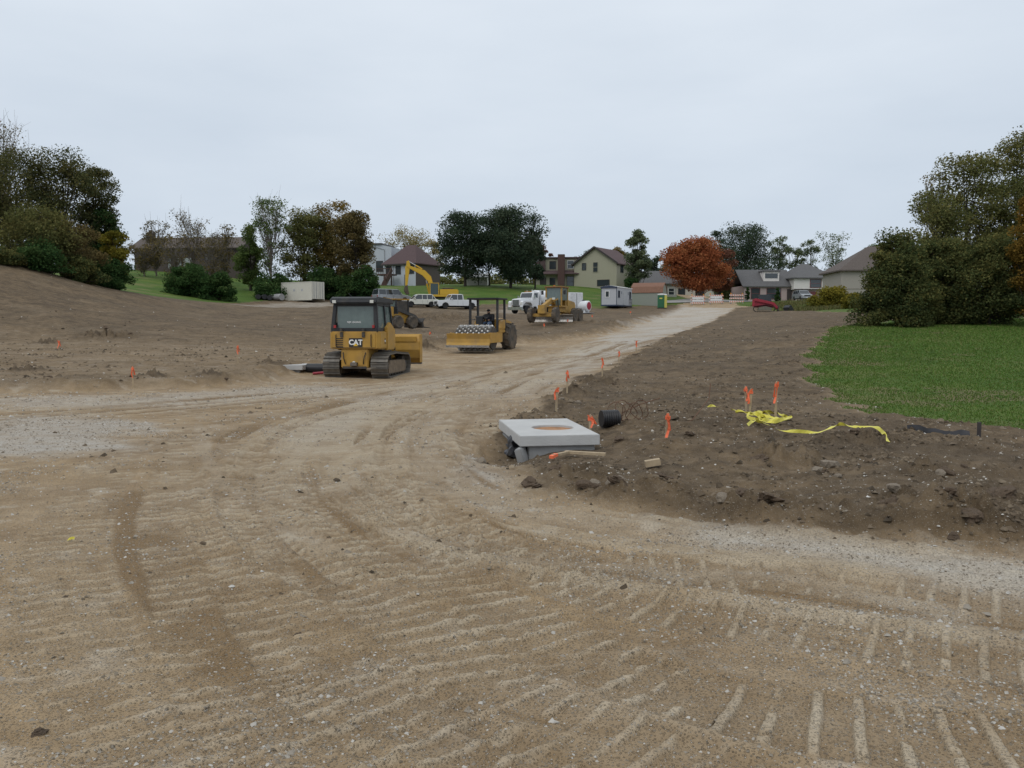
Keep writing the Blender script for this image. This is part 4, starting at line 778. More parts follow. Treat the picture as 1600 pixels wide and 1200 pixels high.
def track(p, y0, y1, path, pitch, shoe=DARKST, name='track'):
    """crawler track: an empty carrying belt plus every shoe with its grouser"""
    tr = bpy.data.objects.new(name, None); COL.objects.link(tr); tr.parent = p; tr.empty_display_size = .1
    q = np.array(path + [path[0]]); s = np.r_[0, np.cumsum(np.linalg.norm(np.diff(q, axis=0), axis=1))]; m = int(round(s[-1] / pitch)); st = s[-1] / m
    sh = MB().box(-st * .47, st * .47, y0, y1, -.018, .018).box(st * .25, st * .36, y0, y1, .018, .062).mesh('shoe', shoe)
    for k in range(m):
        t = (k + .5) * st; i = np.searchsorted(s, t) - 1; f = (t - s[i]) / (s[i + 1] - s[i]); c = q[i] * (1 - f) + q[i + 1] * f; d = q[i + 1] - q[i]
        link('shoe', sh, tr, (c[0], 0, c[1]), (0, -math.atan2(d[1], d[0]) + math.pi, 0))
    return tr
def logo_cat(p, loc, rot, w):
    """black plate with white letters and the yellow triangle"""
    pl = MB().box(-w / 2, w / 2, -w * .32, w * .32, -.006, 0).build('badge', BLK, p); pl.location = loc; pl.rotation_euler = rot
    me = textmesh('CAT', w * .52, w * .018); me.materials.clear(); me.materials.append(mat('letter_white', (.8, .8, .78), .5, var=.02)); link('lettering', me, pl, (0, .0, .004))
    MB().add([(-w * .17, -w * .25, .0095), (w * .17, -w * .25, .0095), (0, -w * .04, .0095)], [(0, 1, 2)]).build('triangle', mat('logo_yellow', (.75, .45, .03), .5, var=.02), pl)
    return pl
def seat(p, x, y, z): 
    s = MB().box(x - .25, x + .25, y - .25, y + .25, z, z + .14).prism([(x - .27, z + .1), (x - .15, z + .1), (x - .24, z + .75), (x - .36, z + .75)], y - .24, y + .24).build('seat', SEATM, p, .03); return s

# --- crawler dozer
def dozer():
    p = thing('bulldozer', 'yellow crawler bulldozer seen from behind with black cab', 'bulldozer', spot(575, 28.9, -.04, 1.2), R(83)); p.scale = (.955,) * 3
    path = oval(-1.18, 1.35, .42, .40, .40, .36)
    path = [(x, z + (.11 if z > .6 and -.9 < x < 1.1 else 0)) for x, z in path]; path.insert(10, (.55, .80)); path.insert(11, (-.35, .85))
    for s in (-1, 1):
        y0, y1 = (.56, 1.15) if s > 0 else (-1.15, -.56); t = track(p, y0, y1, path, .172, mat('worn_shoe', (.15, .138, .12), .5, .4, var=.3, dirt=.45, scale=6))
        mb = MB().prism([(-1.05, .12), (1.25, .12), (1.35, .3), (1.2, .56), (-.9, .6), (-1.15, .4)], s * .66, s * 1.06); mb.build('track_frame', MUD, p, .03)
        for xx, zz, rr in ((-1.18, .42, .33), (1.35, .40, .30)): MB().lathe([(0, -.2), (.1, -.2), (rr * .6, -.1), (rr, -.1), (rr, .1), (rr * .6, .1), (.1, .22), (0, .22)], (xx, s * .86, zz), n=18).build('sprocket', DARKST, t, smooth=True)
        for k in range(6): MB().lathe([(0, -.18), (.11, -.18), (.11, .18), (0, .18)], (-.85 + k * .36, s * .86, .18), n=12).build('roller', DARKST, t, smooth=True)
        MB().box(-.4, .9, s * .5 - .12, s * .5 + .12, .55, .95).build('fender_arm', DARKST, p)
    # rear: lower tank and counterweight case, upper tank with chamfered corners
    MB().box(-1.62, 1.0, -.48, .48, .36, 1.02).build('hull', YEL, p, .03)
    MB().prism([(-.90, -.0), (-.78, -.16), (.78, -.16), (.90, 0), (.90, 1.2), (-.90, 1.2)], 1.02, 1.62, 'z').build('rear_tank', YEL, p, .035).matrix_local = Matrix.Translation((-1.52, 0, 0)) @ Matrix.Rotation(-math.pi / 2, 4, 'Z')
    for y in (-.35, .42): MB().box(-1.73, -1.66, y - .05, y + .05, 1.42, 1.6).lathe([(0, 0), (.05, 0), (.05, .1), (0, .1)], (-1.74, y, 1.62), 'z', 10).build('tank_latch', DARKST, p)
    MB().box(-1.64, -1.60, -.42, .42, .34, .42).build('tow_plate', DARKST, p); MB().lathe([(0, 0), (.05, 0), (.05, .03), (0, .03)], (-1.65, .02, .55), 'x', 12).build('plug', LENS, p)
    MB().box(-1.2, -.6, -.88, -.5, 1.0, 1.55).box(-1.2, -.6, .5, .88, 1.0, 1.55).build('side_tank', YEL, p, .04)
    MB().prism([(-.75, .95), (.2, .95), (.35, 1.15), (.3, 1.7), (-.3, 1.95), (-.75, 1.75)], -.93, -.80).build('cab_skirt', YEL, p, .03); MB().prism([(-.75, .95), (.2, .95), (.35, 1.15), (.3, 1.7), (-.3, 1.95), (-.75, 1.75)], .80, .93).build('cab_skirt', YEL, p, .03)
    for s in (-1, 1): MB().tube([(-1.66, s * .62, 1.1), (-1.72, s * .62, 1.12), (-1.72, s * .62, 1.5), (-1.66, s * .62, 1.52)], .016, 6).build('grab_rail', BLK, p)
    for k in range(5): MB().box(-1.695, -1.675, .38, .62, 1.08 + k * .07, 1.11 + k * .07).build('vent_slot', BLK, p)
    MB().box(-1.69, -1.672, -.76, .76, 1.055, 1.07).build('panel_seam', BLK, p); MB().box(-1.63, -1.615, -.30, .30, .45, .96).build('access_panel', YEL, p, .008)
    for y in (-.4, .4): MB().tube([(-1.64, y, .9), (-1.7, y * .9, .7), (-1.64, y * .8, .5)], .018, 6).build('hose', BLK, p)
    MB().prism([(-1.78, .44), (-1.62, .44), (-1.62, .56), (-1.74, .56)], -.12, .12).build('drawbar_hitch', DARKST, p, .01)
    # cab: six posts, roof, sills and glass
    x0, x1, y, zb, zt_ = -1.55, .35, .80, 1.64, 2.62
    cab = MB()
    for sx, a, b_ in ((x0, x0, x0 + .12), (-.55, -.55, -.5), (x1, x1, x1 - .1)):
        for s in (-1, 1): cab.bar((a, s * (y - .02), zb - .02), (b_, s * (y - .1), zt_), .13, .13)
    cab.box(x0 - .06, x1 + .05, -y - .02, y + .02, zb - .06, zb + .1)
    for s in (-1, 1): cab.bar((x0 + .1, s * (y - .09), zt_ - .06), (x1 - .1, s * (y - .09), zt_ - .06), .1, .12)
    cab.box(x0 + .06, x0 + .16, -y + .1, y - .1, zt_ - .14, zt_); cab.build('cab_frame', BLK, p, .015)
    roof = MB(); roof.prism([(x0 - .16, zt_ - .04), (x0 - .12, zt_ + .12), (x0 + .05, zt_ + .19), (x1 + .1, zt_ + .16), (x1 + .22, zt_ - .02)], -y - .04, y + .04); roof.build('roof', BLK, p, .04)
    MB().box(-.4, .3, -y + .05, y - .35, zt_ + .165, zt_ + .2).build('roof_hatch', YEL, p, .01)
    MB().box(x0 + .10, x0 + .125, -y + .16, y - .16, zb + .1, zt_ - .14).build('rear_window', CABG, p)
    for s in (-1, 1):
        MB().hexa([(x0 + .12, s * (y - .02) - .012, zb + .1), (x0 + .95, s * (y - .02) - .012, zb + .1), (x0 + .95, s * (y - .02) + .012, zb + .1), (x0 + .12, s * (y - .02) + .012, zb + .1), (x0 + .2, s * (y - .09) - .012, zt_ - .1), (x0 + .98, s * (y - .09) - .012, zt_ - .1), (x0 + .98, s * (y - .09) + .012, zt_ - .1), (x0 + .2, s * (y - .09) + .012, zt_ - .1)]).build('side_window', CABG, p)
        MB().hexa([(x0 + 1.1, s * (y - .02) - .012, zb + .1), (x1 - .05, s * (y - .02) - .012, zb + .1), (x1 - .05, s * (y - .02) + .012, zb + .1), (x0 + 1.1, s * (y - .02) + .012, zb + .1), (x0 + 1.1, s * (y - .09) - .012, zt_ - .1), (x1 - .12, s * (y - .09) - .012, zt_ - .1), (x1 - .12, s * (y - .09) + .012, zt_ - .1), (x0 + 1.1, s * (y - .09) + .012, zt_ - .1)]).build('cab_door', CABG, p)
        MB().box(x0 - .2, x0 - .12, s * .66 - .06, s * .66 + .06, zt_ - .03, zt_ + .07).build('work_lamp', LENS, p); MB().box(x0 - .09, x0 - .05, s * .68 - .04, s * .68 + .04, zb + .1, zb + .2).build('tail_lamp', RED, p)
    MB().box(x1, x1 + .08, -y - .22, -y - .08, 2.25, 2.5).build('mirror', BLK, p); MB().tube([(x0 + .4, .2, zt_ + .18), (x0 + .3, .3, zt_ + .32)], .012, 5).build('aerial', BLK, p)
    seat(p, -.75, 0, 1.45); MB().box(-.2, .25, -.6, .6, 1.4, 1.85).build('dashboard', SEATM, p)
    # decals on the rear window (flat white print, too small to read beyond its first word)
    me = textmesh('NJR LEASING', .085, .001, .001); me.materials.clear(); me.materials.append(mat('letter_white', (.8, .8, .78))); link('decal', me, p, (x0 + .085, .05, zb + .3), (R(90), 0, R(-90)))
    logo_cat(p, (-1.695, -.07, 1.24), (R(90), 0, R(-90)), .47)
    b = MB().box(-.075, .075, -.1, .1, -.004, 0).build('model_badge', BLK, p); b.location = (-.95, -.9, 1.28); b.rotation_euler = (R(90), 0, 0); me = textmesh('D5', .1, .003, .002); me.materials.clear(); me.materials.append(mat('letter_white', (.8, .8, .78))); link('lettering', me, b, (0, 0, .002))
    # hood, grille, push arms and blade
    MB().prism([(.3, .9), (1.55, .9), (1.6, 1.0), (1.55, 1.45), (.3, 1.68)], -.42, .42).build('hood', YEL, p, .04); MB().box(1.56, 1.62, -.38, .38, .62, 1.42).build('grille', BLK, p); MB().tube([(.75, -.2, 1.6), (.75, -.2, 2.05)], .05, 10).build('exhaust_pipe', DARKST, p)
    for s in (-1, 1):
        MB().bar((.6, s * .46, .5), (2.05, s * .55, .55), .14, .2).build('push_arm', YEL, p, .02); MB().tube([(1.2, s * .52, 1.25), (1.75, s * .5, .95)], .055, 10).build('lift_cylinder', DARKST, p); MB().tube([(1.75, s * .5, .95), (2.1, s * .5, .75)], .03, 8).build('cylinder_rod', CHROME, p)
    bl = MB(); pr = [(2.38, .42), (2.2, .62), (2.14, .9), (2.2, 1.2), (2.36, 1.48), (2.30, 1.5), (2.06, 1.22), (2.0, .9), (2.08, .58), (2.3, .38)]
    bl.prism(pr, -1.44, 1.44); b = bl.build('blade', YEL, p, .01)
    for s in (-1, 1): MB().box(2.0, 2.36, s * 1.445 - .012, s * 1.445 + .012, .42, 1.48).build('end_plate', YEL, b)
    MB().box(2.02, 2.12, -1.3, 1.3, 1.2, 1.4).build('blade_rib', YEL, b, .01); MB().box(2.3, 2.42, -1.44, 1.44, .33, .45).build('cutting_edge', STEEL, b)
    return p
dozer()

# --- padfoot soil compactor
def roller():
    x, y, z = spot(760, 46.5, .0, 1.5); p = thing('soil_compactor', 'yellow padfoot roller with front blade and canopy coming forward', 'roller', (x, y, z), R(-109))
    dr = bpy.data.objects.new('drum', None); COL.objects.link(dr); dr.parent = p; dr.location = (1.55, 0, .72)
    MB().lathe([(0, -1.0), (.60, -1.0), (.62, -.97), (.62, .97), (.60, 1.0), (0, 1.0)], n=36).build('drum_shell', DARKST, dr, smooth=True)
    pm = MB().hexa([(-.075, -.06, 0), (.075, -.06, 0), (.075, .06, 0), (-.075, .06, 0), (-.045, -.04, .1), (.045, -.04, .1), (.045, .04, .1), (-.045, .04, .1)]).mesh('pad', mat('polished_pad', (.40, .39, .37), .35, .6, dirt=.35), .012)
    for j in range(12):
        for k in range(16):
            a = 2 * math.pi * (k + .5 * (j % 2)) / 16; link('pad', pm, dr, (.62 * math.cos(a), -.88 + j * .16, .62 * math.sin(a)), (0, math.pi / 2 - a, 0))
    mb = MB()
    for s in (-1, 1): mb.box(.7, 2.5, s * 1.1 - .06, s * 1.1 + .06, .48, 1.02)
    mb.box(.55, .75, -1.16, 1.16, .5, 1.02); mb.box(2.38, 2.52, -1.16, 1.16, .55, .75); mb.build('drum_frame', YEL, p, .02)
    MB().box(1.25, 1.5, -.08, .08, 1.28, 1.40).bar((.65, 0, .95), (1.4, 0, 1.42), .14, .1).build('scraper_bar', YEL, p)
    b = MB().prism([(2.86, .34), (2.72, .50), (2.70, .7), (2.78, .98), (2.72, .99), (2.62, .7), (2.64, .46), (2.80, .30)], -1.22, 1.22).build('blade', YEL2, p, .01); MB().box(2.80, 2.9, -1.22, 1.22, .24, .36).build('cutting_edge', STEEL, b)
    for s in (-1, 1): MB().bar((1.0, s * 1.22, .62), (2.7, s * 1.2, .58), .1, .2).build('blade_arm', YEL, p); MB().tube([(2.0, s * 1.05, 1.0), (2.66, s * 1.0, .75)], .045, 8).build('lift_cylinder', DARKST, p)
    MB().box(-.15, .55, -.35, .35, .5, 1.0).build('hitch', DARKST, p, .03); MB().box(-.75, .25, -.85, .85, 1.0, 1.2).build('platform', YEL, p, .03)
    MB().prism([(-2.7, .75), (-.7, .75), (-.7, 1.75), (-1.2, 1.82), (-2.55, 1.62), (-2.75, 1.4)], -.62, .62).build('engine_hood', YEL, p, .05); MB().box(-2.0, -1.3, -.64, .64, 1.15, 1.5).build('hood_grille', BLK, p)
    for s in (-1, 1):
        MB().prism([(-.75, 1.2), (-.2, 1.2), (-.35, 1.62), (-.75, 1.75)], s * .62, s * .86).build('fender', YEL, p, .03)
        wheel(p, -1.5, s * .80, .76, .56, s, rim=YEL, lugs=13)
    for a, b_ in ((-.78, -.74), (.42, .40)):
        for s in (-1, 1): MB().bar((a, s * .80, 1.15 if a < 0 else 1.05), (b_, s * .80, 2.83), .11, .11).build('canopy_post', BLK, p)
    MB().box(-1.0, .62, -.93, .93, 2.83, 2.92).build('canopy_roof', BLK, p, .03); seat(p, -.38, 0, 1.3)
    MB().box(.28, .45, -.46, -.06, 1.2, 1.9).prism([(.2, 1.72), (.47, 1.85), (.43, 1.95), (.16, 1.82)], -.5, -.02).build('control_console', BLK, p, .03); MB().lathe([(.17, -.012), (.2, 0), (.17, .012)], (0, 0, 0), 'x', 16).build('steering_wheel', BLK, p).matrix_local = Matrix.Translation((.1, .0, 1.92)) @ Matrix.Rotation(R(-50), 4, 'Y')
    for s in (-1, 1): MB().tube([(.45, s * .86, 1.2), (.45, s * .86, 1.7), (-.5, s * .86, 1.75)], .025, 6).build('guard_rail', BLK, p)
    return p
rl = roller()

# --- seated operator
def person_on_roller():
    base = Matrix.Translation(rl.location) @ Matrix.Rotation(rl.rotation_euler[2], 4, 'Z')
    o = bpy.data.objects.new('person', None); COL.objects.link(o); o.matrix_world = base @ Matrix.Translation((-.38, 0, 1.40)); tag(o, 'person in dark hooded jacket, jeans and cap driving the roller', 'person')
    def skin(name, pts, edges, rad, m, sub=2):
        me = bpy.data.meshes.new(name); me.from_pydata(pts, edges, []); b = bpy.data.objects.new(name, me); COL.objects.link(b); b.parent = o
        md = b.modifiers.new('skin', 'SKIN'); md.use_smooth_shade = True; ly = me.skin_vertices[0] if me.skin_vertices else None
        if ly is None:
            bm = bmesh.new(); bm.from_mesh(me); bm.verts.layers.skin.verify(); bm.to_mesh(me); bm.free(); ly = me.skin_vertices[0]
        for k, r in enumerate(rad): ly.data[k].radius = (r, r) if not hasattr(r, '__len__') else r
        ly.data[0].use_root = True; ss = b.modifiers.new('subdivision', 'SUBSURF'); ss.levels = ss.render_levels = sub; me.materials.append(m); return b
    jk = mat('dark_jacket', (.022, .022, .027), .85); jn = mat('blue_jeans', (.09, .13, .21), .9, var=.2); sk = mat('skin', (.36, .22, .16), .55, var=.05)
    # one continuous body: pelvis, spine, neck, head; arms to the controls; legs bent over the seat
    pts = [(0, 0, .12), (.0, 0, .32), (-.02, 0, .52), (-.02, 0, .60), (0, 0, .68), (.02, 0, .80),
           (-.02, .19, .53), (.08, .26, .28), (.34, .17, .30), (-.02, -.19, .53), (.08, -.26, .28), (.34, -.17, .30), (.02, .10, .12), (.45, .16, .14), (.52, .15, -.22), (.62, .16, -.24), (.02, -.10, .12), (.45, -.18, .14), (.52, -.17, -.22), (.62, -.18, -.24)]
    ed = [(0, 1), (1, 2), (2, 3), (3, 4), (4, 5), (2, 6), (6, 7), (7, 8), (2, 9), (9, 10), (10, 11), (0, 12), (12, 13), (13, 14), (14, 15), (0, 16), (16, 17), (17, 18), (18, 19)]
    rad = [.16, (.16, .13), (.17, .12), .07, .085, .085, .085, .065, .04, .085, .065, .04, .10, .075, .055, .045, .10, .075, .055, .045]
    skin('body', pts, ed, rad, jk)
    for s in (-1, 1): skin('trouser_leg', [(.0, s * .10, .12), (.25, s * .14, .14), (.46, s * .165, .14), (.50, s * .165, -.02), (.52, s * .16, -.2)], [(0, 1), (1, 2), (2, 3), (3, 4)], [.112, .10, .088, .075, .066], jn)
    skin('face', [(.035, 0, .69), (.045, 0, .76), (.045, 0, .80)], [(0, 1), (1, 2)], [.07, .08, .075], sk); MB().prism([(.10, .735), (.145, .72), (.10, .77)], -.015, .015).build('nose', sk, o)
    for s in (-1, 1): MB().lathe([(0, -.008), (.025, 0), (0, .008)], (.03, s * .085, .75), n=8).build('ear', sk, o)
    MB().lathe([(.098, 0), (.10, .04), (.08, .09), (.03, .115), (0, .118)], (.02, 0, .80), 'z', 16).box(.06, .19, -.065, .065, .795, .81).build('cap', jk, o, smooth=True)
    for s in (-1, 1):
        skin('hand', [(.34, s * .17, .30), (.40, s * .155, .31), (.44, s * .15, .30)], [(0, 1), (1, 2)], [.035, .04, .03], sk, 1)
        for q in range(4): MB().tube([(.42, s * (.125 + q * .02), .315), (.465, s * (.125 + q * .02), .31), (.475, s * (.125 + q * .02), .275)], .009, 6).build('finger', sk, o)
        MB().tube([(.38, s * .12, .32), (.42, s * .10, .325), (.44, s * .10, .31)], .01, 6).build('thumb', sk, o)
person_on_roller()

# --- motor grader
def grader():
    x, y, z = spot(869, 75, .0, 1.5); p = thing('motor_grader', 'worn yellow motor grader facing the camera left of the road', 'grader', (x, y, z), R(-113))
    for s in (-1, 1): wheel(p, 3.2, s * 1.12, .66, .42, s, rim=YEL2, lugs=12)
    for xx in (-1.9, -3.35):
        for s in (-1, 1): wheel(p, xx, s * 1.05, .66, .40, s, rim=mat('rusty_rim', (.25, .11, .07), .8, dirt=.4), lugs=12)
    MB().box(3.0, 3.4, -1.0, 1.0, .5, .78).build('front_axle', YEL2, p, .03); MB().box(3.3, 3.75, -.35, .35, .75, 1.5).build('front_frame', YEL2, p, .04)
    MB().bar((3.5, 0, 1.3), (1.2, 0, 2.0), .34, .36).bar((1.3, 0, 2.0), (-.4, 0, 1.4), .36, .4).build('gooseneck_frame', YEL2, p, .03)
    MB().box(-.9, .6, -.55, .55, .95, 1.5).build('front_platform', YEL2, p, .03)
    MB().lathe([(.55, 0), (.75, 0), (.75, .1), (.55, .1)], (.9, 0, .72), 'z', 24).build('turntable', YEL2, p); mb = MB()
    for s in (-1, 1): mb.bar((3.1, 0, .85), (1.0, s * .65, .8), .14, .16)
    mb.build('drawbar', YEL2, p)
    bl = MB().prism([(.10, .06), (-.02, .25), (.0, .5), (.14, .68), (.10, .70), (-.07, .5), (-.09, .25), (.04, .04)], -1.85, 1.85).build('blade', STEEL, p); bl.location = (1.1, 0, .02); bl.rotation_euler = (0, 0, R(14))
    for s in (-1, 1): MB().tube([(1.25, s * .55, 2.15), (.95, s * .62, .85)], .06, 8).build('lift_cylinder', DARKST, p); MB().bar((1.4, s * .2, 1.9), (1.25, s * .62, 2.1), .12, .12).build('cylinder_bracket', YEL2, p)
    mb = MB()
    for xx in (-.95, .65):
        for s in (-1, 1): mb.box(xx - .06, xx + .06, s * .72 - .06, s * .72 + .06, 1.45, 3.12)
    mb.box(-1.0, .7, -.78, .78, 1.4, 1.52); mb.build('cab_frame', YEL2, p)
    MB().box(-1.1, .85, -.85, .85, 3.12, 3.24).build('cab_roof', mat('rusty_yellow', (.30, .16, .06), .7, dirt=.4), p, .03); MB().lathe([(0, 0), (.1, 0), (.1, .14), (0, .14)], (-.3, -.3, 3.24), 'z', 10).build('beacon', mat('amber', (.5, .18, .03), .4), p)
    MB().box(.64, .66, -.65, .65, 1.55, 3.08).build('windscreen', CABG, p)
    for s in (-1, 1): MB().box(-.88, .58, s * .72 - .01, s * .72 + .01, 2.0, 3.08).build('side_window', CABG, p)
    seat(p, -.3, 0, 1.65); MB().box(.2, .5, -.3, .3, 1.5, 2.25).build('control_console', SEATM, p)
    MB().prism([(-3.9, .85), (-1.0, .85), (-1.0, 2.15), (-3.7, 1.95), (-3.95, 1.6)], -.5, .5).build('engine_hood', YEL2, p, .05); MB().box(-4.0, -3.88, -.45, .45, .9, 1.6).build('radiator', BLK, p); MB().tube([(-2.2, .2, 2.0), (-2.2, .2, 2.75)], .07, 8).build('exhaust_stack', DARKST, p)
    for s in (-1, 1): MB().box(-3.6, -1.65, s * .72 - .1, s * .72 + .1, .5, .85).build('tandem_case', YEL2, p, .05); MB().box(1.6, 1.8, s * .38 - .1, s * .38 + .1, 2.02, 2.2).build('headlamp', LENS, p); MB().box(.7, .8, s * 1.05 - .1, s * 1.05 + .1, 2.5, 2.85).build('mirror', BLK, p)
grader()

# --- skid steer loader behind the dozer
def skid():
    p = thing('wheel_loader', 'black and yellow compact wheel loader with lowered bucket behind the bulldozer', 'loader', spot(622, 62, 0, 1), R(52))
    for xx in (-.85, .62):
        for s in (-1, 1): wheel(p, xx, s * .85, .48, .38, s, rim=YEL, lugs=11)
    MB().prism([(-1.6, .45), (1.0, .38), (1.15, .9), (.3, 1.2), (-1.5, 1.2)], -.62, .62).build('chassis', YEL, p, .04)
    MB().prism([(-1.75, .55), (-1.62, .5), (-1.5, 1.25), (-.6, 1.5), (-.6, 1.2), (-1.5, 1.0)], -.66, .66).prism([(-1.7, .55), (-.6, 1.0), (-.6, 1.55), (-1.45, 1.35), (-1.68, 1.15)], -.6, .6).build('engine_cover', BLK, p, .05); MB().box(-1.76, -1.7, -.4, .4, .6, 1.05).build('grille', DARKST, p); MB().lathe([(0, 0), (.05, 0), (.05, .03), (0, .03)], (-1.79, 0, .9), 'x', 10).build('rear_lamp', LENS, p)
    mb = MB()
    for xx in (-.7, .55):
        for s in (-1, 1): mb.box(xx - .05, xx + .05, s * .52 - .05, s * .52 + .05, 1.1, 2.1)
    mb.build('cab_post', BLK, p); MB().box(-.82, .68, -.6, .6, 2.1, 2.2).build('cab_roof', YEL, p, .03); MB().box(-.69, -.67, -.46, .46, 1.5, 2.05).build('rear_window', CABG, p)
    for s in (-1, 1):
        MB().box(-.62, .48, s * .52 - .012, s * .52 + .012, 1.25, 2.05).build('side_screen', DARKST, p); MB().prism([(-1.55, 1.2), (-1.3, 1.62), (-.9, 1.6), (1.1, 1.0), (1.75, .35), (1.6, .28), (1.0, .8), (-1.0, 1.35), (-1.3, 1.2)], s * .68, s * .80).build('lift_arm', BLK if s > 0 else mat('dark_arm', (.05, .05, .048), .5, dirt=.4), p, .01); MB().box(-1.5, -1.2, s * .74 - .08, s * .74 + .08, .9, 1.6).build('arm_tower', YEL, p, .02)
    MB().prism([(1.6, .08), (2.4, .05), (2.4, .09), (1.75, .16), (1.68, .5), (1.85, .75), (1.78, .78), (1.58, .5)], -.98, .98).build('bucket', DARKST, p); seat(p, -.1, 0, 1.0)
    for s in (-1, 1): MB().box(.62, .7, s * .42 - .08, s * .42 + .08, 1.98, 2.08).build('work_lamp', LENS, p)
skid()

# --- excavator
def excavator():
    EY = mat('excavator_yellow', (.58, .36, .03), .5, var=.06, dirt=.15)
    p = thing('excavator', 'yellow crawler excavator with raised boom behind the parked cars', 'excavator', spot(687, 117.5, 0, 1.5), R(192))
    path = oval(-1.6, 1.6, .42, .42, .4, .4)
    for s in (-1, 1):
        track(p, s * 1.15 - .3, s * 1.15 + .3, path, .2); MB().box(-1.6, 1.6, s * 1.15 - .2, s * 1.15 + .2, .15, .65).build('track_frame', DARKST, p)
    MB().lathe([(.7, 0), (.8, 0), (.8, .25), (.7, .25)], (0, 0, .85), 'z', 20).build('slew_ring', DARKST, p)
    MB().box(-2.4, 1.5, -1.25, 1.25, 1.05, 1.35).build('deck', EY, p, .03); MB().prism([(-2.5, 1.3), (.1, 1.3), (.1, 2.1), (-2.4, 2.1), (-2.55, 1.9)], -1.25, 1.25).build('engine_house', EY, p, .06); MB().box(-1.9, -.4, -.9, .9, 2.1, 2.3).build('engine_cover', DARKST, p, .04)
    mb = MB()
    for xx in (.25, 1.45):
        for yy in (.35, 1.2): mb.box(xx - .05, xx + .05, yy - .05, yy + .05, 1.3, 2.95)
    mb.box(.2, 1.5, .3, 1.25, 2.9, 2.98); mb.build('cab_frame', EY, p); MB().box(.25, 1.45, .36, 1.19, 1.35, 2.9).build('cab_glass', glassmat('green_tinted_glass', (.02, .045, .04), .12), p)
    MB().prism([(.5, 1.35), (1.0, 1.35), (1.6, 3.2), (2.35, 4.05), (4.35, 5.1), (4.5, 5.35), (4.25, 5.4), (2.0, 4.75), (1.15, 3.9)], -.42, -.02).build('boom', EY, p, .02)
    MB().prism([(4.1, 5.0), (4.6, 5.2), (4.55, 6.0), (4.2, 6.1), (4.05, 5.4)], -.38, -.06).prism([(4.1, 5.2), (4.75, 5.3), (4.75, 2.6), (4.45, 2.6)], -.36, -.08).build('stick', EY, p, .02)
    MB().tube([(2.4, -.22, 4.95), (3.3, -.22, 5.45)], .09, 10).build('stick_cylinder', EY, p); MB().tube([(3.3, -.22, 5.45), (4.3, -.22, 6.0)], .05, 8).build('cylinder_rod', CHROME, p)
    for s in (-.55, .1): MB().tube([(1.4, s, 1.5), (1.75, s, 2.9)], .08, 8).build('boom_cylinder', EY, p); MB().tube([(1.75, s, 2.9), (1.9, s, 3.4)], .045, 8).build('cylinder_rod', CHROME, p)
    MB().prism([(4.45, 2.7), (4.85, 2.5), (4.95, 1.9), (4.6, 1.35), (4.2, 1.4), (4.35, 1.9)], -.65, .21).build('bucket', mat('muddy_steel', (.09, .07, .05), .8, dirt=.4), p, .02)
    for q in (2.6, 3.2): MB().box(q, q + .3, -.43, -.425, 4.45 + (q - 2.4) * .45, 4.62 + (q - 2.4) * .45).build('decal', BLK, p)
excavator()

# --- red compact track loader
def redloader():
    RD = mat('machine_red', (.30, .025, .04), .5, dirt=.15); p = thing('track_loader', 'red compact track loader beside the gravel road end', 'loader', spot(1195, 101, 0, 1), R(-14))
    path = oval(-1.05, .8, .38, .34, .32, .3); path.insert(10, (0, .85))
    for s in (-1, 1): track(p, s * .72 - .2, s * .72 + .2, path, .17, RUB); MB().prism([(-.9, .2), (.7, .2), (.7, .5), (0, .68), (-.8, .58)], s * .60, s * .85).build('track_frame', mat('olive_frame', (.16, .155, .12), .8), p)
    MB().prism([(-1.4, .55), (.9, .5), (.9, 1.0), (-.2, 1.25), (-1.35, 1.3)], -.5, .5).build('chassis', RD, p, .04)
    MB().prism([(-.85, 1.2), (.7, 1.1), (.6, 1.95), (.3, 2.08), (-.75, 2.08)], -.48, .48).build('cab', glassmat('dark_cab_glass', (.02, .025, .03), .2), p, .04)
    for s in (-1, 1): MB().prism([(-1.45, 1.35), (-1.2, 1.65), (.95, 1.15), (1.55, .45), (1.35, .3), (.8, .85), (-1.2, 1.3)], s * .53, s * .68).build('lift_arm', RD, p, .02); MB().box(-1.5, -1.25, s * .58 - .07, s * .58 + .07, .7, 1.5).build('arm_tower', RD, p, .01)
    MB().prism([(1.4, .08), (2.05, .05), (2.05, .09), (1.5, .15), (1.45, .5), (1.6, .75), (1.53, .77), (1.36, .5)], -.9, .9).build('bucket', BLK, p)
redloader()
bk = thing('loader_bucket', 'dark steel loader bucket lying right of the red loader', 'bucket', spot(1232, 101.5, 0, .4), R(20))
b = MB().prism([(-.4, .02), (.45, .0), (.45, .05), (-.28, .12), (-.34, .4), (-.1, .68), (-.2, .70), (-.45, .42)], -.5, .5).build('shell', BLK, bk)
for s in (-1, 1): MB().prism([(-.4, .02), (.45, .0), (-.1, .68), (-.45, .42)], s * .5, s * .53).build('side_plate', BLK, bk)

# ------------------------------------------------------------------ road vehicles
CARW = mat('white_car_paint', (.70, .71, .72), .28, var=.03, spec=.6); CREAMW = mat('pearl_paint', (.66, .65, .57), .3, var=.03, spec=.6); SILV = mat('silver_paint', (.36, .38, .40), .3, .3, var=.04, spec=.6)
CGL = glassmat('car_glass', (.03, .037, .042), .06); TYRE = mat('car_tyre', (.025, .025, .026), .85, dirt=.2); ALU = mat('alloy_rim', (.42, .42, .43), .35, .8); PLAST = mat('black_plastic', (.025, .025, .026), .7)
def loft(mb, secs):
    """secs: list of closed loops with equal counts"""
    k = len(secs[0]); V = [q for s in secs for q in s]; F = [(i * k + j, i * k + (j + 1) % k, (i + 1) * k + (j + 1) % k, (i + 1) * k + j) for i in range(len(secs) - 1) for j in range(k)]
    F += [tuple(range(k))[::-1], tuple(range((len(secs) - 1) * k, len(secs) * k))]; return mb.add(V, F)
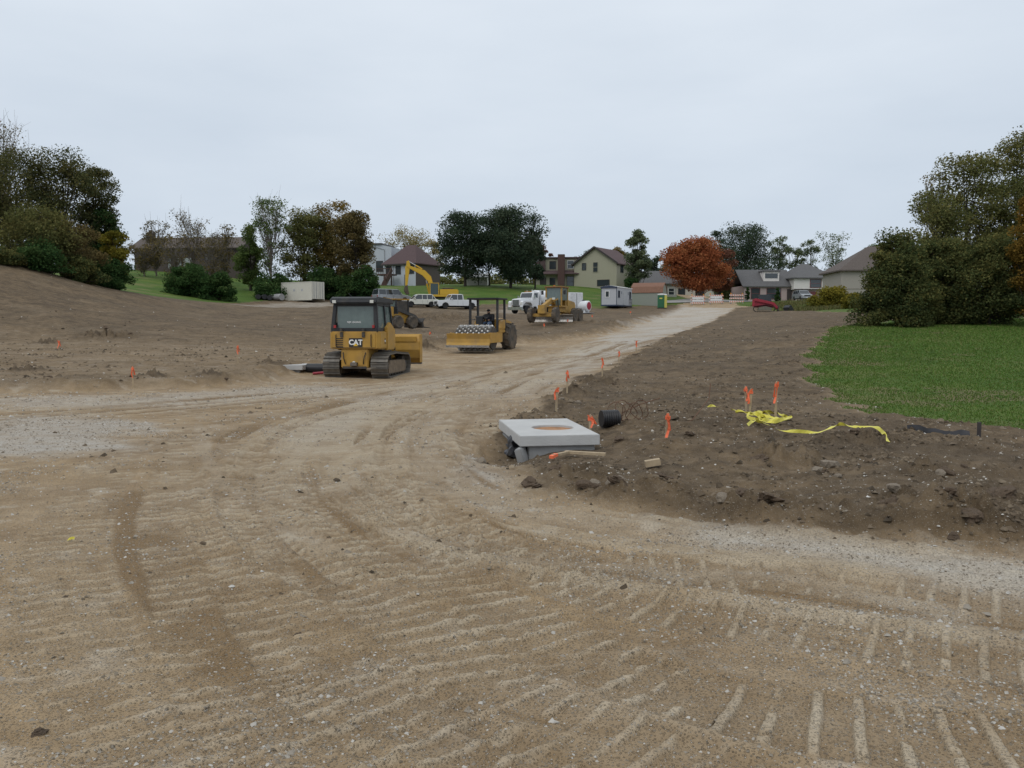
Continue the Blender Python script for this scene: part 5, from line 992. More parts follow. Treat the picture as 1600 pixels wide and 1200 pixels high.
def car(name, label, cat, loc, rz, paint, Lh, W, belt, roof, nose, hood, gh, wr, wx, lamps=True, bed=None, black_front=False):
    """belt/hood heights, gh = greenhouse (x of base rear, roof rear, roof front, windscreen base) ; x forward, centre 0"""
    p = thing(name, label, cat, loc, rz); a, f = -Lh / 2, Lh / 2; g0 = .30; w = W / 2
    def arc(cx, s): return [(cx + s * (wr + .07) * math.cos(t), wr + (wr + .07) * math.sin(t)) for t in np.linspace(math.pi, 0, 9)] if s > 0 else None
    low = [(a + .08, g0)] + arc(wx[0], 1) + arc(wx[1], 1) + [(f - .1, g0), (f, .52), (f - .03, nose), (f - .25, nose + .06), (gh[3] + .1, hood), (gh[3], belt), (a + .06 if bed is None else a, belt), (a, belt - .05), (a - .02, .55)]
    mid = []
    mb = MB(); secs = []
    for yy, ins in ((-w + .0, .05), (-w + .06, .0), (w - .06, 0), (w, .05)):
        secs.append([(x * (1 - ins * .25 / Lh * 2), yy, z if z < .6 else z - ins * .6) for x, z in low])
    loft(mb, secs); body = mb.build('body', paint, p, smooth=True)
    r0, r1, r2, r3 = gh; tw = w * .78; bz = belt - .03
    MB().hexa([(r0, -w + .08, bz), (r3, -w + .08, bz), (r3, w - .08, bz), (r0, w - .08, bz), (r1, -tw, roof - .04), (r2, -tw, roof - .04), (r2, tw, roof - .04), (r1, tw, roof - .04)]).build('greenhouse', CGL, p, .05)
    MB().hexa([(r1 - .03, -tw - .01, roof - .06), (r2 + .05, -tw - .01, roof - .06), (r2 + .05, tw + .01, roof - .06), (r1 - .03, tw + .01, roof - .06), (r1 + .08, -tw + .08, roof + .02), (r2 - .1, -tw + .08, roof + .02), (r2 - .1, tw - .08, roof + .02), (r1 + .08, tw - .08, roof + .02)]).build('roof', paint, p, .03)
    mids = [r1 + (r2 - r1) * q for q in ((.02, .5) if bed is not None else (.0, .36, .70))]
    for s in (-1, 1):
        mb = MB(); mb.bar((r0 + .03, s * (w - .08), bz), (r1, s * (tw + .005), roof - .03), .06, .06); mb.bar((r3 - .03, s * (w - .08), bz), (r2, s * (tw + .005), roof - .03), .05, .05)
        for q in mids: mb.bar((q, s * (w - .085), bz), (q, s * (tw + .003), roof - .03), .04, .05)
        mb.build('pillar', paint, p)
        MB().box(r3 - .45, r3 - .25, s * w + (0 if s > 0 else -.16), s * w + (.16 if s > 0 else 0), belt + .02, belt + .17).build('mirror', paint, p, .03)
        MB().box(f - .3, f - .02, s * (w - .28) - .18, s * (w - .28) + .18, nose - .2, nose - .03).build('headlight', LENS, p, .02); MB().box(a - .035, a + .1, s * (w - .12) - .09, s * (w - .12) + .09, belt - .45, belt - .12).build('tail_light', RED, p)
        for xx in wx: wheel(p, xx, s * (w - .12), wr, .22, s, rim=ALU, tyre=TYRE, rimr=.62)
        for q in mids[1:]: MB().box(q + .1, q + .28, s * w - .015, s * w + .015, belt - .2, belt - .16).build('door_handle', paint, p)
        for q in mids: MB().box(q, q + .012, s * w - .008, s * w + .008, .45, belt - .04).build('door_gap', PLAST, p)
    MB().box(f - .06, f + .02, -w * .55, w * .55, .62, nose - .06).build('grille', PLAST, p); MB().box(f - .12, f + .05, -w + .08, w - .08, .32, .56).build('front_bumper', PLAST if black_front else paint, p, .03); MB().box(a - .06, a + .1, -w + .06, w - .06, .36, .6).build('rear_bumper', PLAST if bed is not None else paint, p, .03)
    MB().box(a + .4, f - .4, -w + .25, w - .25, .22, .4).build('underbody', PLAST, p); MB().box(f + .05, f + .06, -.2, .2, .40, .52).build('number_plate', CARW, p)
    if bed is not None: MB().box(a + .08, r0 - .1, -w + .12, w - .12, belt - .02, belt + .006).build('load_bed', PLAST, p)
    return p
car('crossover_car', 'pearl white crossover parked between the silver van and white pickup', 'car', spot(656, 112, 0, 1.2), R(-158), CREAMW, 4.72, 1.9, 1.02, 1.68, .82, 1.0, (-2.1, -1.55, .45, 1.25), .36, (-1.4, 1.42))
car('pickup_truck', 'white crew cab pickup truck with black front bumper', 'pickup', spot(713, 111, 0, 1.2), R(-156), CARW, 5.75, 2.0, 1.18, 1.9, 1.02, 1.16, (-.75, -.62, .85, 1.35), .40, (-1.85, 1.85), bed=1, black_front=True)
car('silver_van', 'silver sport utility vehicle half hidden behind the loader', 'car', spot(612, 119, 0, 1.2), R(35), SILV, 5.2, 2.0, 1.15, 1.9, .95, 1.14, (-2.5, -2.35, .75, 1.35), .38, (-1.6, 1.65))
car('parked_van', 'silver blue van parked at the red garage of the pink house', 'car', spot(1252, 149, .1, 1.2), R(-88), SILV, 4.8, 1.9, 1.1, 1.75, .9, 1.1, (-2.3, -2.1, .6, 1.3), .36, (-1.45, 1.5))

# --- white conventional truck
def truck():
    x, y, z = spot(838, 107, 0, 1.5); p = thing('water_truck', 'white long nose truck with chrome grille and white tank body', 'truck', (x, y, z), R(-131)); W = CARW
    MB().prism([(2.0, 1.05), (4.0, 1.0), (4.05, 1.75), (3.7, 1.86), (2.0, 2.05)], -.72, .72).build('hood', W, p, .06)
    MB().box(4.04, 4.10, -.5, .5, .95, 1.72).build('grille', mat('dark_chrome', (.16, .16, .17), .3, .8), p)
    for k in range(6): MB().box(4.1, 4.115, -.46 + k * .17, -.41 + k * .17, 1.0, 1.68).build('grille_bar', CHROME, p)
    MB().box(4.05, 4.3, -1.2, 1.2, .45, .85).build('bumper', CHROME, p, .05)
    for s in (-1, 1):
        MB().prism([(2.15, .7), (2.25, 1.15), (2.6, 1.4), (3.5, 1.4), (3.95, 1.1), (4.1, .8), (4.1, 1.45), (3.95, 1.6), (2.0, 1.65), (2.0, .7)], s * .70, s * 1.2).build('fender', W, p, .03)
        MB().box(4.08, 4.14, s * .9 - .17, s * .9 + .17, 1.12, 1.4).build('headlight', LENS, p); wheel(p, 3.05, s * 1.0, .52, .3, s, rim=ALU, tyre=TYRE, rimr=.56)
        for xx in (-1.6, -2.95): wheel(p, xx, s * .95, .52, .5, s, rim=ALU, tyre=TYRE, rimr=.56)
        MB().tube([(.55, s * 1.08, .9), (.55, s * 1.08, 3.0)], .08, 8).build('exhaust_stack', CHROME, p); MB().box(1.95, 2.05, s * 1.35 - .1, s * 1.35 + .1, 1.8, 2.3).build('mirror', CHROME, p); MB().tube([(1.5, s * 1.05, .7), (.4, s * 1.05, .7)], .3, 12).build('fuel_tank', CHROME, p)
        MB().box(1.05, 1.75, s * 1.075 - .01, s * 1.075 + .01, 2.05, 2.6).build('side_window', CGL, p); MB().box(.95, 1.85, s * 1.08 - .004, s * 1.08 + .004, .95, 2.0).build('door', W, p)
    MB().prism([(.75, .9), (2.05, .9), (2.1, 2.0), (1.8, 2.72), (.75, 2.78)], -1.08, 1.08).build('cab', W, p, .06)
    MB().hexa([(2.11, -.92, 2.06), (2.13, -.92, 2.06), (2.13, .92, 2.06), (2.11, .92, 2.06), (1.86, -.86, 2.62), (1.89, -.86, 2.62), (1.89, .86, 2.62), (1.86, .86, 2.62)]).build('windscreen', CGL, p)
    for yy in (-.5, -.25, 0, .25, .5): MB().box(1.6, 1.75, yy - .05, yy + .05, 2.76, 2.84).build('marker_lamp', mat('amber', (.5, .18, .03)), p)
    MB().tube([(1.2, .3, 2.76), (1.2, .3, 3.05)], .06, 8).build('beacon', LENS, p)
    MB().box(-4.0, 3.6, -.45, .45, .65, .95).build('chassis', PLAST, p)
    MB().lathe([(0, 0), (.9, 0), (1.02, .1), (1.02, 4.2), (.9, 4.3), (0, 4.3)], (-3.95, 0, 2.02), 'x', 24).build('tank', W, p, smooth=True)
    for s in (-1, 1): MB().box(-3.6, -.2, s * 1.02 - .1, s * 1.02 + .1, 1.05, 1.75).build('side_locker', W, p, .02)
truck()
t = thing('box_trailer', 'plain white box trailer behind the motor grader', 'trailer', spot(888, 112, 0, 1.2), R(-60))
MB().box(-1.9, 1.9, -1.05, 1.05, .55, 2.65).build('body', CARW, t, .04); MB().box(-1.92, 1.92, -1.07, 1.07, .45, .58).build('chassis', PLAST, t); MB().box(1.9, 1.94, -.95, .95, .65, 2.55).build('rear_door', mat('trailer_panel', (.58, .59, .60), .5), t); MB().box(1.94, 1.96, -.02, .02, .65, 2.55).build('door_gap', PLAST, t)
for s in (-1, 1):
    for xx in (-.35, .4): wheel(t, xx, s * 1.0, .36, .22, s, rim=ALU, tyre=TYRE)
MB().bar((-1.9, 0, .5), (-3.1, 0, .45), .1, .12).build('drawbar', PLAST, t)
t = thing('fuel_tank', 'white horizontal tank with red end right of the box trailer', 'tank', spot(908, 111, 0, .8), R(-38))
MB().lathe([(0, -1.25), (.6, -1.22), (.72, -1.12), (.72, 1.12), (.6, 1.22), (0, 1.25)], (0, 0, .95), 'x', 26).build('vessel', CARW, t, smooth=True); MB().lathe([(.0, 1.26), (.5, 1.24), (.56, 1.2)], (0, 0, .98), 'x', 26).build('end_panel', mat('red_panel', (.33, .02, .04), .5), t)
for xx in (-.8, .8): MB().prism([(-.6, 0), (.6, 0), (.5, .5), (-.5, .5)], xx - .1, xx + .1, 'x').build('cradle', CARW, t)
MB().box(-1.4, 1.6, -.75, .75, 0.02, .1).build('skid', mat('grey_metal', (.3, .3, .31)), t); MB().box(.2, .5, -.12, .12, 1.65, 1.8).build('filler_cap', BLK, t)
# ------------------------------------------------------------------ barricades, stakes, inlet and litter
BW = mat('barricade_white', (.72, .72, .71), .5, var=.04); BO = mat('barricade_orange', (.62, .16, .06), .5, var=.08); LATH = mat('lath_wood', (.40, .31, .20), .85, var=.15, scale=12); FLAG = mat('flagging_orange', (.85, .17, .07), .55, var=.08)
def barricade(px, d, rz, sign, label, w=2.4):
    p = thing('road_barricade', label, 'barricade', spot(px, d, 0, .6), R(rz), 'striped barricades closing the road')
    for s in (-1, 1): MB().box(s * w * .4 - .04, s * w * .4 + .04, -.04, .04, .05, 1.55).box(s * w * .4 - .05, s * w * .4 + .05, -.6, .6, 0, .06).build('upright', mat('grey_metal', (.3, .3, .31)), p)
    for k in range(3):
        z = .35 + k * .52; r = MB().box(-w / 2, w / 2, -.075, -.045, z - .11, z + .11).build('rail', BW, p)
        nst = 8
        for q in range(nst):
            a = -w / 2 + (q + .25) * w / nst; MB().add([(a, -.078, z - .108), (a + w / nst * .5, -.078, z - .108), (a + w / nst * .5 + .1, -.078, z + .108), (a + .1, -.078, z + .108)], [(0, 1, 2, 3)]).build('stripe', BO, r)
    if sign:
        sg = MB().box(-.95, .95, -.10, -.085, .50, 1.32).build('sign', BW, p); me = textmesh(sign, .27, .004, .001); me.materials.clear(); me.materials.append(mat('sign_black', (.03, .03, .03), .6)); link('lettering', me, sg, (0, -.103, .91), (R(90), 0, 0))
        mb = MB().box(-.95, .95, -.1035, -.1005, 1.28, 1.31).box(-.95, .95, -.1035, -.1005, .51, .54); mb.build('sign_border', mat('sign_black', (.03, .03, .03)), sg)
    for s in (-1, 1): MB().lathe([(0, 0), (.09, 0), (.1, .05), (.09, .18), (0, .2)], (s * w * .4, 0, 1.56), 'z', 10).build('warning_lamp', mat('amber_lens', (.75, .28, .03), .4), p)
barricade(1089.5, 138, 2, 'ROAD CLOSED', 'leftmost road closed barricade beside the red maple'); barricade(1118, 138.5, -2, 'ROAD CLOSED', 'middle road closed barricade, right of the leftmost one')
barricade(1150, 137.5, 3, None, 'rightmost striped barricade with no large sign, next to the red loader'); 
def stake(px, py, top, label, flag='wrap', lean=0., dz=0):
    x, y = hit(px, py); z = zt(x, y); d = y; H = max(.35, at(px, top, d)[2] - z); fw = max(.03, .0011 * d)
    p = thing('survey_stake', label, 'stake', (x, y, z), 0, 'survey stakes with orange ribbon'); p.rotation_euler = (R(lean * .6), R(lean), random.uniform(-.4, .4))
    MB().prism([(-.02, -.25), (.02, -.25), (.02, H - .02), (0, H), (-.02, H - .02)], -.006, .006).build('lath', LATH, p)
    t = H * .5 if flag != 'long' else H * .95; ln = min(t, .5); off = -.05 if flag == 'left' else (.04 if flag == 'right' else 0)
    mb = MB(); n_ = 8; V = []
    for k in range(n_):
        f = k / (n_ - 1); xx = off * 1.2 * f + .02 * math.sin(f * 6 + px); yy = -.018 - .03 * math.sin(f * 3 + px) ** 2
        V += [(xx - fw * .55, yy + .01 * math.sin(f * 9), H - .01 - ln * f), (xx + fw * .55, yy - .012 * math.cos(f * 7), H - .01 - ln * f)]
    mb.add(V, [(2 * k, 2 * k + 1, 2 * k + 3, 2 * k + 2) for k in range(n_ - 1)])
    V = []
    for k in range(5):
        f = k / 4; V += [(-fw * .5 + .03 * f + off * f, .02 + .02 * f, H - .02 - ln * .7 * f), (fw * .5 + .05 * f + off * f, .025, H - .02 - ln * .7 * f)]
    mb.add(V, [(2 * k, 2 * k + 1, 2 * k + 3, 2 * k + 2) for k in range(4)]); mb.box(-.032, .032, -.016, .016, H - .1, H - .05); mb.build('ribbon', FLAG, p)
for a in ((93, 566, 531, 'lath stake with orange ribbon, leftmost in the photo'), (208, 608, 572, 'lath stake with orange ribbon on the near berm at left'), (372, 575, 539, 'lath stake with orange ribbon, left of the bulldozer'),
          (869, 652, 604, 'leaning stake with ribbon hanging left, behind the concrete inlet', 'left', 2), (886, 622, 578, 'stake with orange ribbon at the road edge, behind the leaning one'), (941, 592, 558, 'stake with orange ribbon on the road edge, midway up the road'),
          (922, 682, 647, 'short stake with forked orange ribbon right behind the inlet', 'right'), (1041, 700, 649, 'stake with long orange ribbon between the inlet and the yellow tape', 'long', 3), (1166, 652, 603, 'left stake of the close pair by the yellow tape', 'wrap', -2), (1171, 660, 606, 'right stake of the close pair by the yellow tape', 'left', 2), (1211, 668, 595, 'tallest stake with orange ribbon beside the yellow tape pile', 'left', 1),
          (967, 567, 548, 'distant ribbon stake up the road edge, sixth from the inlet'), (994, 551, 532, 'farthest ribbon stake along the right road edge'), (850, 523, 505, 'ribbon stake in front of the motor grader'), (672, 540, 518, 'ribbon stake on the dirt between bulldozer and roller'), (887, 514, 499, 'ribbon stake beside the rear wheels of the grader'), (985, 496, 486, 'small ribbon stake before the office trailer'), (925, 506, 494, 'small ribbon stake right of the grader')):
    stake(*a)
# concrete storm inlet
CON = mat('new_concrete', (.46, .455, .44), .85, var=.08, scale=3, bump=.25, dirt=.28, dirtcol=(.3, .26, .2)); CON2 = mat('grey_concrete', (.30, .30, .295), .9, var=.1, dirt=.2)
ZI = .0; ix, iy = .50, 12.3
p = thing('storm_inlet', 'new concrete storm inlet with square lid and round manhole opening', 'storm inlet', (ix, iy, ZI), R(9))
def lid(hw, hd, t0, t1, hr, n=40):
    mb = MB(); out_ = []
    for k in range(n):
        a = 2 * math.pi * (k + .5) / n; c, s = math.cos(a), math.sin(a); m = max(abs(c) / hw, abs(s) / hd); out_.append((c / m, s / m))
    for sx, sy in ((1, 1), (-1, 1), (-1, -1), (1, -1)):
        i = min(range(n), key=lambda q: (out_[q][0] - sx * hw) ** 2 + (out_[q][1] - sy * hd) ** 2); out_[i] = (sx * hw, sy * hd)
    hole = [(hr * math.cos(2 * math.pi * (k + .5) / n) + .08, hr * math.sin(2 * math.pi * (k + .5) / n) - .12) for k in range(n)]
    V = [(x, y, t1) for x, y in out_] + [(x, y, t1) for x, y in hole] + [(x, y, t0) for x, y in out_] + [(x, y, t0) for x, y in hole]; F = []
    for k in range(n):
        j = (k + 1) % n; F += [(k, j, n + j, n + k), (2 * n + k, 3 * n + k, 3 * n + j, 2 * n + j), (k, 2 * n + k, 2 * n + j, j), (n + k, n + j, 3 * n + j, 3 * n + k)]
    return mb.add(V, F)
lid(.56, 1.02, .02, .165, .305).build('lid', CON, p, .008); MB().lathe([(0, 0), (.304, 0), (.304, .02), (0, .02)], (.08, -.12, .115), 'z', 32).build('hole_cover', mat('rusty_plywood', (.34, .17, .075), .85, var=.25, scale=7), p)
MB().box(-.42, .50, -.96, -.84, -.6, .02).build('front_wall', CON2, p); MB().box(-.54, -.44, -.84, .82, -.6, -.14).build('sill_wall', CON2, p); MB().box(.42, .52, -.84, .9, -.6, .02).build('side_wall', CON2, p); MB().box(-.5, .42, .82, .94, -.6, .02).build('back_wall', CON2, p); MB().box(-.5, .42, -.84, .82, -.6, -.5).build('floor_slab', CON2, p)
b = MB().box(-.24, -.15, -.1, .1, 0, 0.0).v
wb = MB().box(-.05, .05, -.10, .10, -.26, .03).build('throat_post', CON2, p, .012); wb.location = (-.55, -.98, -.03); wb.rotation_euler = (R(6), R(-14), R(-30))
MB().box(-.53, -.45, .3, .8, -.14, .0).build('throat_beam', CON2, p, .01)
rng = np.random.default_rng(5)
def lump(name, m, r, n=2, seed=0, amp=.25, sq=(1, 1, 1)):
    bm = bmesh.new(); bmesh.ops.create_icosphere(bm, subdivisions=n, radius=1); g = np.random.default_rng(seed); ph = g.uniform(0, 6, (6, 3)); fr = g.normal(0, 2.2, (6, 3))
    for v in bm.verts:
        c = np.array(v.co); s = 1 + amp * sum(math.sin(float(fr[k] @ c) + ph[k, 0]) + .45 * math.sin(2.9 * float(fr[k] @ c) + ph[k, 1]) + .25 * math.sin(5.7 * float(fr[k] @ c) + ph[k, 2]) for k in range(6)) / 2.6; v.co = Vector((c[0] * s * r * sq[0], c[1] * s * r * sq[1], c[2] * s * r * sq[2]))
    me = bpy.data.meshes.new(name); bm.to_mesh(me); bm.free(); me.materials.append(m); return me
sack = link('filter_sack', lump('filter_sack', mat('black_fabric', (.05, .05, .055), .6, var=.4, bump=.4, bscale=15), .15, 3, 3, .75, (.85, 1.5, .8)), None, (ix - .50, iy - .35, ZI - .12)); tag(sack, 'crumpled black fabric filter sack stuffed under the inlet lid', 'sack')
# boards beside the inlet
def board(a, b_, w, h, m, name, label, cat='board'):
    (x0, y0), (x1, y1) = hit(*a), hit(*b_); z0, z1 = zt(x0, y0) + .06, zt(x1, y1) + .06; p0, p1 = Vector((x0, y0, z0)), Vector((x1, y1, z1)); c = (p0 + p1) / 2
    o = MB().bar(p0 - c, p1 - c, w, h).build(name, m, None, loc=c); return tag(o, label, cat)
board((883, 707), (946, 711), .06, .035, LATH, 'wood_lath', 'pale wooden lath lying in front of the concrete inlet'); sl = board((864, 715), (886, 708), .05, .03, LATH, 'wood_lath', 'short lath with red painted tip by the inlet'); tip = board((861, 716), (869, 713.5), .055, .036, FLAG, 'painted_tip', None, None); tip.parent = sl; tip.location = tip.location - sl.location; board((1008, 735), (1031, 735), .09, .07, LATH, 'wood_block', 'short cut wood block on the dirt right of the inlet', 'block')
# corrugated black pipe and rusty wire
x, y = hit(953, 671); z = zt(x, y); p = thing('black_pipe', 'short black corrugated pipe end lying behind the inlet', 'pipe', (x, y, z + .13), R(14))
prof = [(.11, -.15)]
for k in range(8): q = -.15 + k * .0375; prof += [(.135, q), (.14, q + .012), (.122, q + .024)]
prof += [(.11, .15)]; MB().lathe(prof, (0, 0, 0), 'x', 24).build('corrugated_wall', mat('black_hdpe', (.018, .018, .02), .45, dirt=.12), p, smooth=True)
RUST = mat('rusty_wire', (.14, .075, .045), .8); mb = MB(); g = np.random.default_rng(4)
for k in range(5):
    c = Vector((.12 + .1 * k, .12 + .03 * k, .12 + .03 * math.sin(k * 2))); pts = [c + Vector((.13 * math.cos(t) * (1 + .2 * math.sin(3 * t + k)), .07 * math.sin(t + k), .16 * math.sin(t))) for t in np.linspace(0, 6.6, 22)]; mb.tube(pts, .007, 5)
mb.tube([(.2, .15, .1), (.5, .1, .25), (.85, .3, .33)], .008, 5); mb.tube([(.3, .15, 0), (.7, 0, -.05), (1.0, -.2, -.09), (1.35, .1, .0), (1.7, .5, .3), (1.75, .6, .55)], .008, 5)
tag(mb.build('rusty_wire', RUST, None, loc=(x, y, z + .1)), 'tangle of rusty wire behind the black pipe', 'wire')
# caution tape
TAPE = mat('yellow_tape', (.62, .55, .07), .5, var=.12, scale=9)
def tape(pxs, w, name, label, seed, lift=.06):
    pts = np.array(PX(pxs)); sp = spline(pts, .06); g = np.random.default_rng(seed); zz = terrain(sp[:, 0], sp[:, 1])[0]; ker = np.ones(9) / 9; zp = np.pad(zz, 4, 'edge'); zz = np.max([zp[q:q + len(zz)] for q in range(9)], 0); zz = np.convolve(np.pad(zz, 4, 'edge'), ker, 'valid') + lift; m = len(sp); tg = np.gradient(sp, axis=0); tg /= np.linalg.norm(tg, axis=1)[:, None] + 1e-9
    V = []
    for k in range(m):
        a = .9 * math.sin(k * .21 + seed) + .6 * math.sin(k * .53); nx = Vector((-tg[k, 1] * math.cos(a), tg[k, 0] * math.cos(a), math.sin(a))) * w / 2; c = Vector((sp[k, 0], sp[k, 1], zz[k] + .02 * abs(math.sin(k * .3)) + w * .35 * abs(math.sin(a)))); V += [c - nx, c + nx]
    me = MB().add(V, [(2 * k, 2 * k + 1, 2 * k + 3, 2 * k + 2) for k in range(m - 1)]); return tag(me.build(name, TAPE), label, 'tape')
tape([(1168, 686), (1185, 679), (1215, 688), (1245, 692), (1290, 689), (1310, 683), (1335, 690), (1362, 694), (1380, 702), (1388, 714)], .05, 'caution_tape', 'loose yellow caution tape strip trailing across the dirt to the right', 2)
tape([(1142, 658), (1160, 661), (1172, 659), (1195, 668), (1180, 672), (1168, 669), (1190, 660), (1215, 671), (1235, 668), (1222, 677), (1200, 674), (1186, 664), (1205, 659), (1228, 663), (1210, 673), (1192, 677), (1176, 667), (1150, 660), (1188, 670), (1232, 672), (1212, 661), (1182, 675), (1208, 679), (1229, 675)], .055, 'caution_tape', 'heap of yellow caution tape at the foot of the tall stake', 5, .06)
tape([(1106, 645), (1116, 649), (1125, 653)], .05, 'caution_tape', 'small scrap of yellow tape left of the tape heap', 7)
for (a, lb, sd_) in (((112, 846), 'tiny yellow flag scrap on the dirt at lower left', 1),):
    tape([(a[0] - 6, a[1]), (a[0], a[1] + 1), (a[0] + 7, a[1] + 2)], .02, 'tape_scrap', lb, sd_, .01)
# silt fence strip
pts = np.array(PX([(1418, 681), (1450, 686), (1490, 690), (1529, 693)])); mb = MB(); V = []
for k, (x, y) in enumerate(spline(pts, .12)):
    z = zt(x, y); hh = .075 - .0018 * k + .02 * math.sin(k); V += [(x, y, z - .03), (x, y + .03, z + max(hh, .025))]
mb.add(V, [(2 * k, 2 * k + 1, 2 * k + 3, 2 * k + 2) for k in range(len(V) // 2 - 1)]); sf = thing('silt_fence', 'sagging black silt fence strip at the lawn edge', 'fence', (0, 0, 0)); mb.build('fabric', mat('black_fabric', (.05, .05, .055)), sf)
x, y = pts[-1]; MB().box(x - .02, x + .02, y - .02, y + .02, zt(x, y) - .1, zt(x, y) + .22).build('post', DKTRIM, sf)
# slab, black pipe and red piece left of the dozer
x, y = hit(470, 583); p = thing('concrete_slab', 'second concrete inlet lid beside the bulldozer', 'slab', (x, y + .6, zt(x, y)), R(-8)); MB().box(-1.05, .15, -.6, .7, .1, .27).build('lid', CON, p, .01); MB().box(-.95, .0, -.5, .6, -.3, .1).build('base', CON2, p)
p = thing('black_pipe', 'black pipe section between the second lid and the dozer track', 'pipe', (x + .62, y + .35, zt(x, y) + .14), R(80)); MB().lathe([(.15, -.5), (.17, -.5), (.17, .5), (.15, .5)], (0, 0, 0), 'y', 20).build('wall', mat('black_hdpe', (.018, .018, .02)), p, smooth=True)
p = thing('red_pipe', 'short red plastic piece lying by the dozer track', 'pipe', (x + .78, y - .25, zt(x + .78, y - .25) + .05), R(20)); MB().tube([(-.3, 0, 0), (0, .02, .02), (.32, 0, .05)], .045, 10).build('tube', mat('red_plastic', (.38, .05, .07), .5), p)
# pipes stacked by the container
g = 'pipes stacked by the container'
for i, (px, d, r, ln, m, lb, rz) in enumerate(((404, 117, .34, 2.2, 'black_hdpe', 'black pipe, leftmost in the row by the container', -70), (413, 117.4, .36, 2.2, 'black_hdpe', 'black pipe, second from the left by the container', -66), (422, 117.2, .34, 2.2, 'black_hdpe', 'black pipe, third in the row by the container', -72), (433, 117.8, .46, 2.6, 'grey_concrete', 'pale concrete pipe lying next to the container', -40))):
    x, y, z = spot(px, d, 0, .4); p = thing('drain_pipe', lb, 'pipe', (x, y, z + r), R(rz), g); MB().lathe([(r * .8, -ln / 2), (r, -ln / 2), (r, ln / 2), (r * .8, ln / 2)], (0, 0, 0), 'x', 20).build('wall', MATS[m], p, smooth=True); MB().lathe([(r * .82, -ln * .4), (r * .6, -ln * .3), (0, -ln * .3)], (0, 0, 0), 'x', 16).build('end_plug', MATS[m], p)
# ------------------------------------------------------------------ clods, stones, gravel, grass
STONEM = mat('lime_stone', (.22, .18, .135), .9, var=.3, scale=9, bump=.5); CLODM = mat('soil_clod', (.115, .08, .052), .95, var=.35, scale=9, bump=.7, bscale=25)
ST = [lump('stone', STONEM, 1., 2, s, .22, (1, .8, .6)) for s in range(6)]; CL = [lump('soil_clod', CLODM, 1., 3, 20 + s, .38, (1, .9, .62)) for s in range(6)]
rg = random.Random(11)
ROCKS = [(696, 234 / 4.44 + 580, 11, 's', 'pale stone on the dark bank behind the inlet'), (1128, 806, 14, 's', 'pale rock at the foot of the dark bank edge, lower middle'), (1296, 732, 16, 's', 'grey rock below the end of the yellow tape'), (1275, 738, 11, 's', 'smaller grey rock left of the rock below the tape'), (1398, 792, 15, 's', 'weathered grey rock among clods, lower right'), (928, 770, 15, 's', 'tan rock with red paint near the inlet, left of two'), (963, 775, 16, 's', 'tan rock with red paint near the inlet, right of two'), (1310, 750, 8, 's', 'small stone right of the grey rocks'), (876, 634, 7, 's', 'pale stone right of the leaning stake'), (904, 641, 6, 's', 'small white stone between two ribbon stakes'), (1468, 752, 9, 's', 'flat pale stone near the dark hollow at right'),
 (1493, 786, 17, 'c', 'round dark clod at right, alone on the bank'), (1562, 790, 17, 'c', 'dark clod near the right photo edge'), (1160, 800, 13, 'c', 'brown clod right of the pale rock at bank foot'), (1200, 815, 15, 'c', 'flat brown clod at the bank edge'), (1510, 840, 19, 'c', 'clod on the bank edge at lower right'), (60, 1152, 11, 'c', 'small dark clod at the bottom left of the photo'), (465, 990, 7, 'c', 'small dark clod on the tracked dirt, left of centre'), (1035, 765, 14, 'c', 'brown clod on the bank right of the painted rocks'), (1080, 690, 9, 'c', 'clod right of the long ribbon stake'), (970, 690, 10, 'c', 'clod beside the black pipe'),]
for k, (px, py, rp, kd, lb) in enumerate(ROCKS):
    if k == 0: px, py = 752, 712
    x, y = hit(px, py); r = rp * y / FPX; z = zt(x, y); o = link('stone' if kd == 's' else 'soil_clod', rg.choice(ST if kd == 's' else CL), None, (x, y, z + r * .12), (rg.uniform(-.3, .3), rg.uniform(-.3, .3), rg.uniform(0, 6)), (r, r, r * (1 if kd == 's' else .8)))
    if k == 0: lb = 'small grey stone at the gravel beside the inlet pit'
    tag(o, lb, 'stone' if kd == 's' else 'clod', 'stones on the dirt' if kd == 's' else 'soil clods')
for k in range(44):      # further clods strewn on the churned edges
    hx, hy, ha, hb, hh = HEAPS[k % len(HEAPS)]
    if hy > 55: continue
    x, y = hx + rg.gauss(0, ha * .7), hy + rg.gauss(0, hb * .8); r = rg.uniform(.03, .085) * (1 + hy / 50); o = link('soil_clod', rg.choice(CL), None, (x, y, zt(x, y) + r * .1), (rg.uniform(-.4, .4), rg.uniform(-.4, .4), rg.uniform(0, 6)), (r, r * rg.uniform(.6, 1), r * rg.uniform(.6, .9))); tag(o, 'lump of dark soil strewn among the churned earth heaps', 'clod', 'soil lumps strewn on the churned edges')
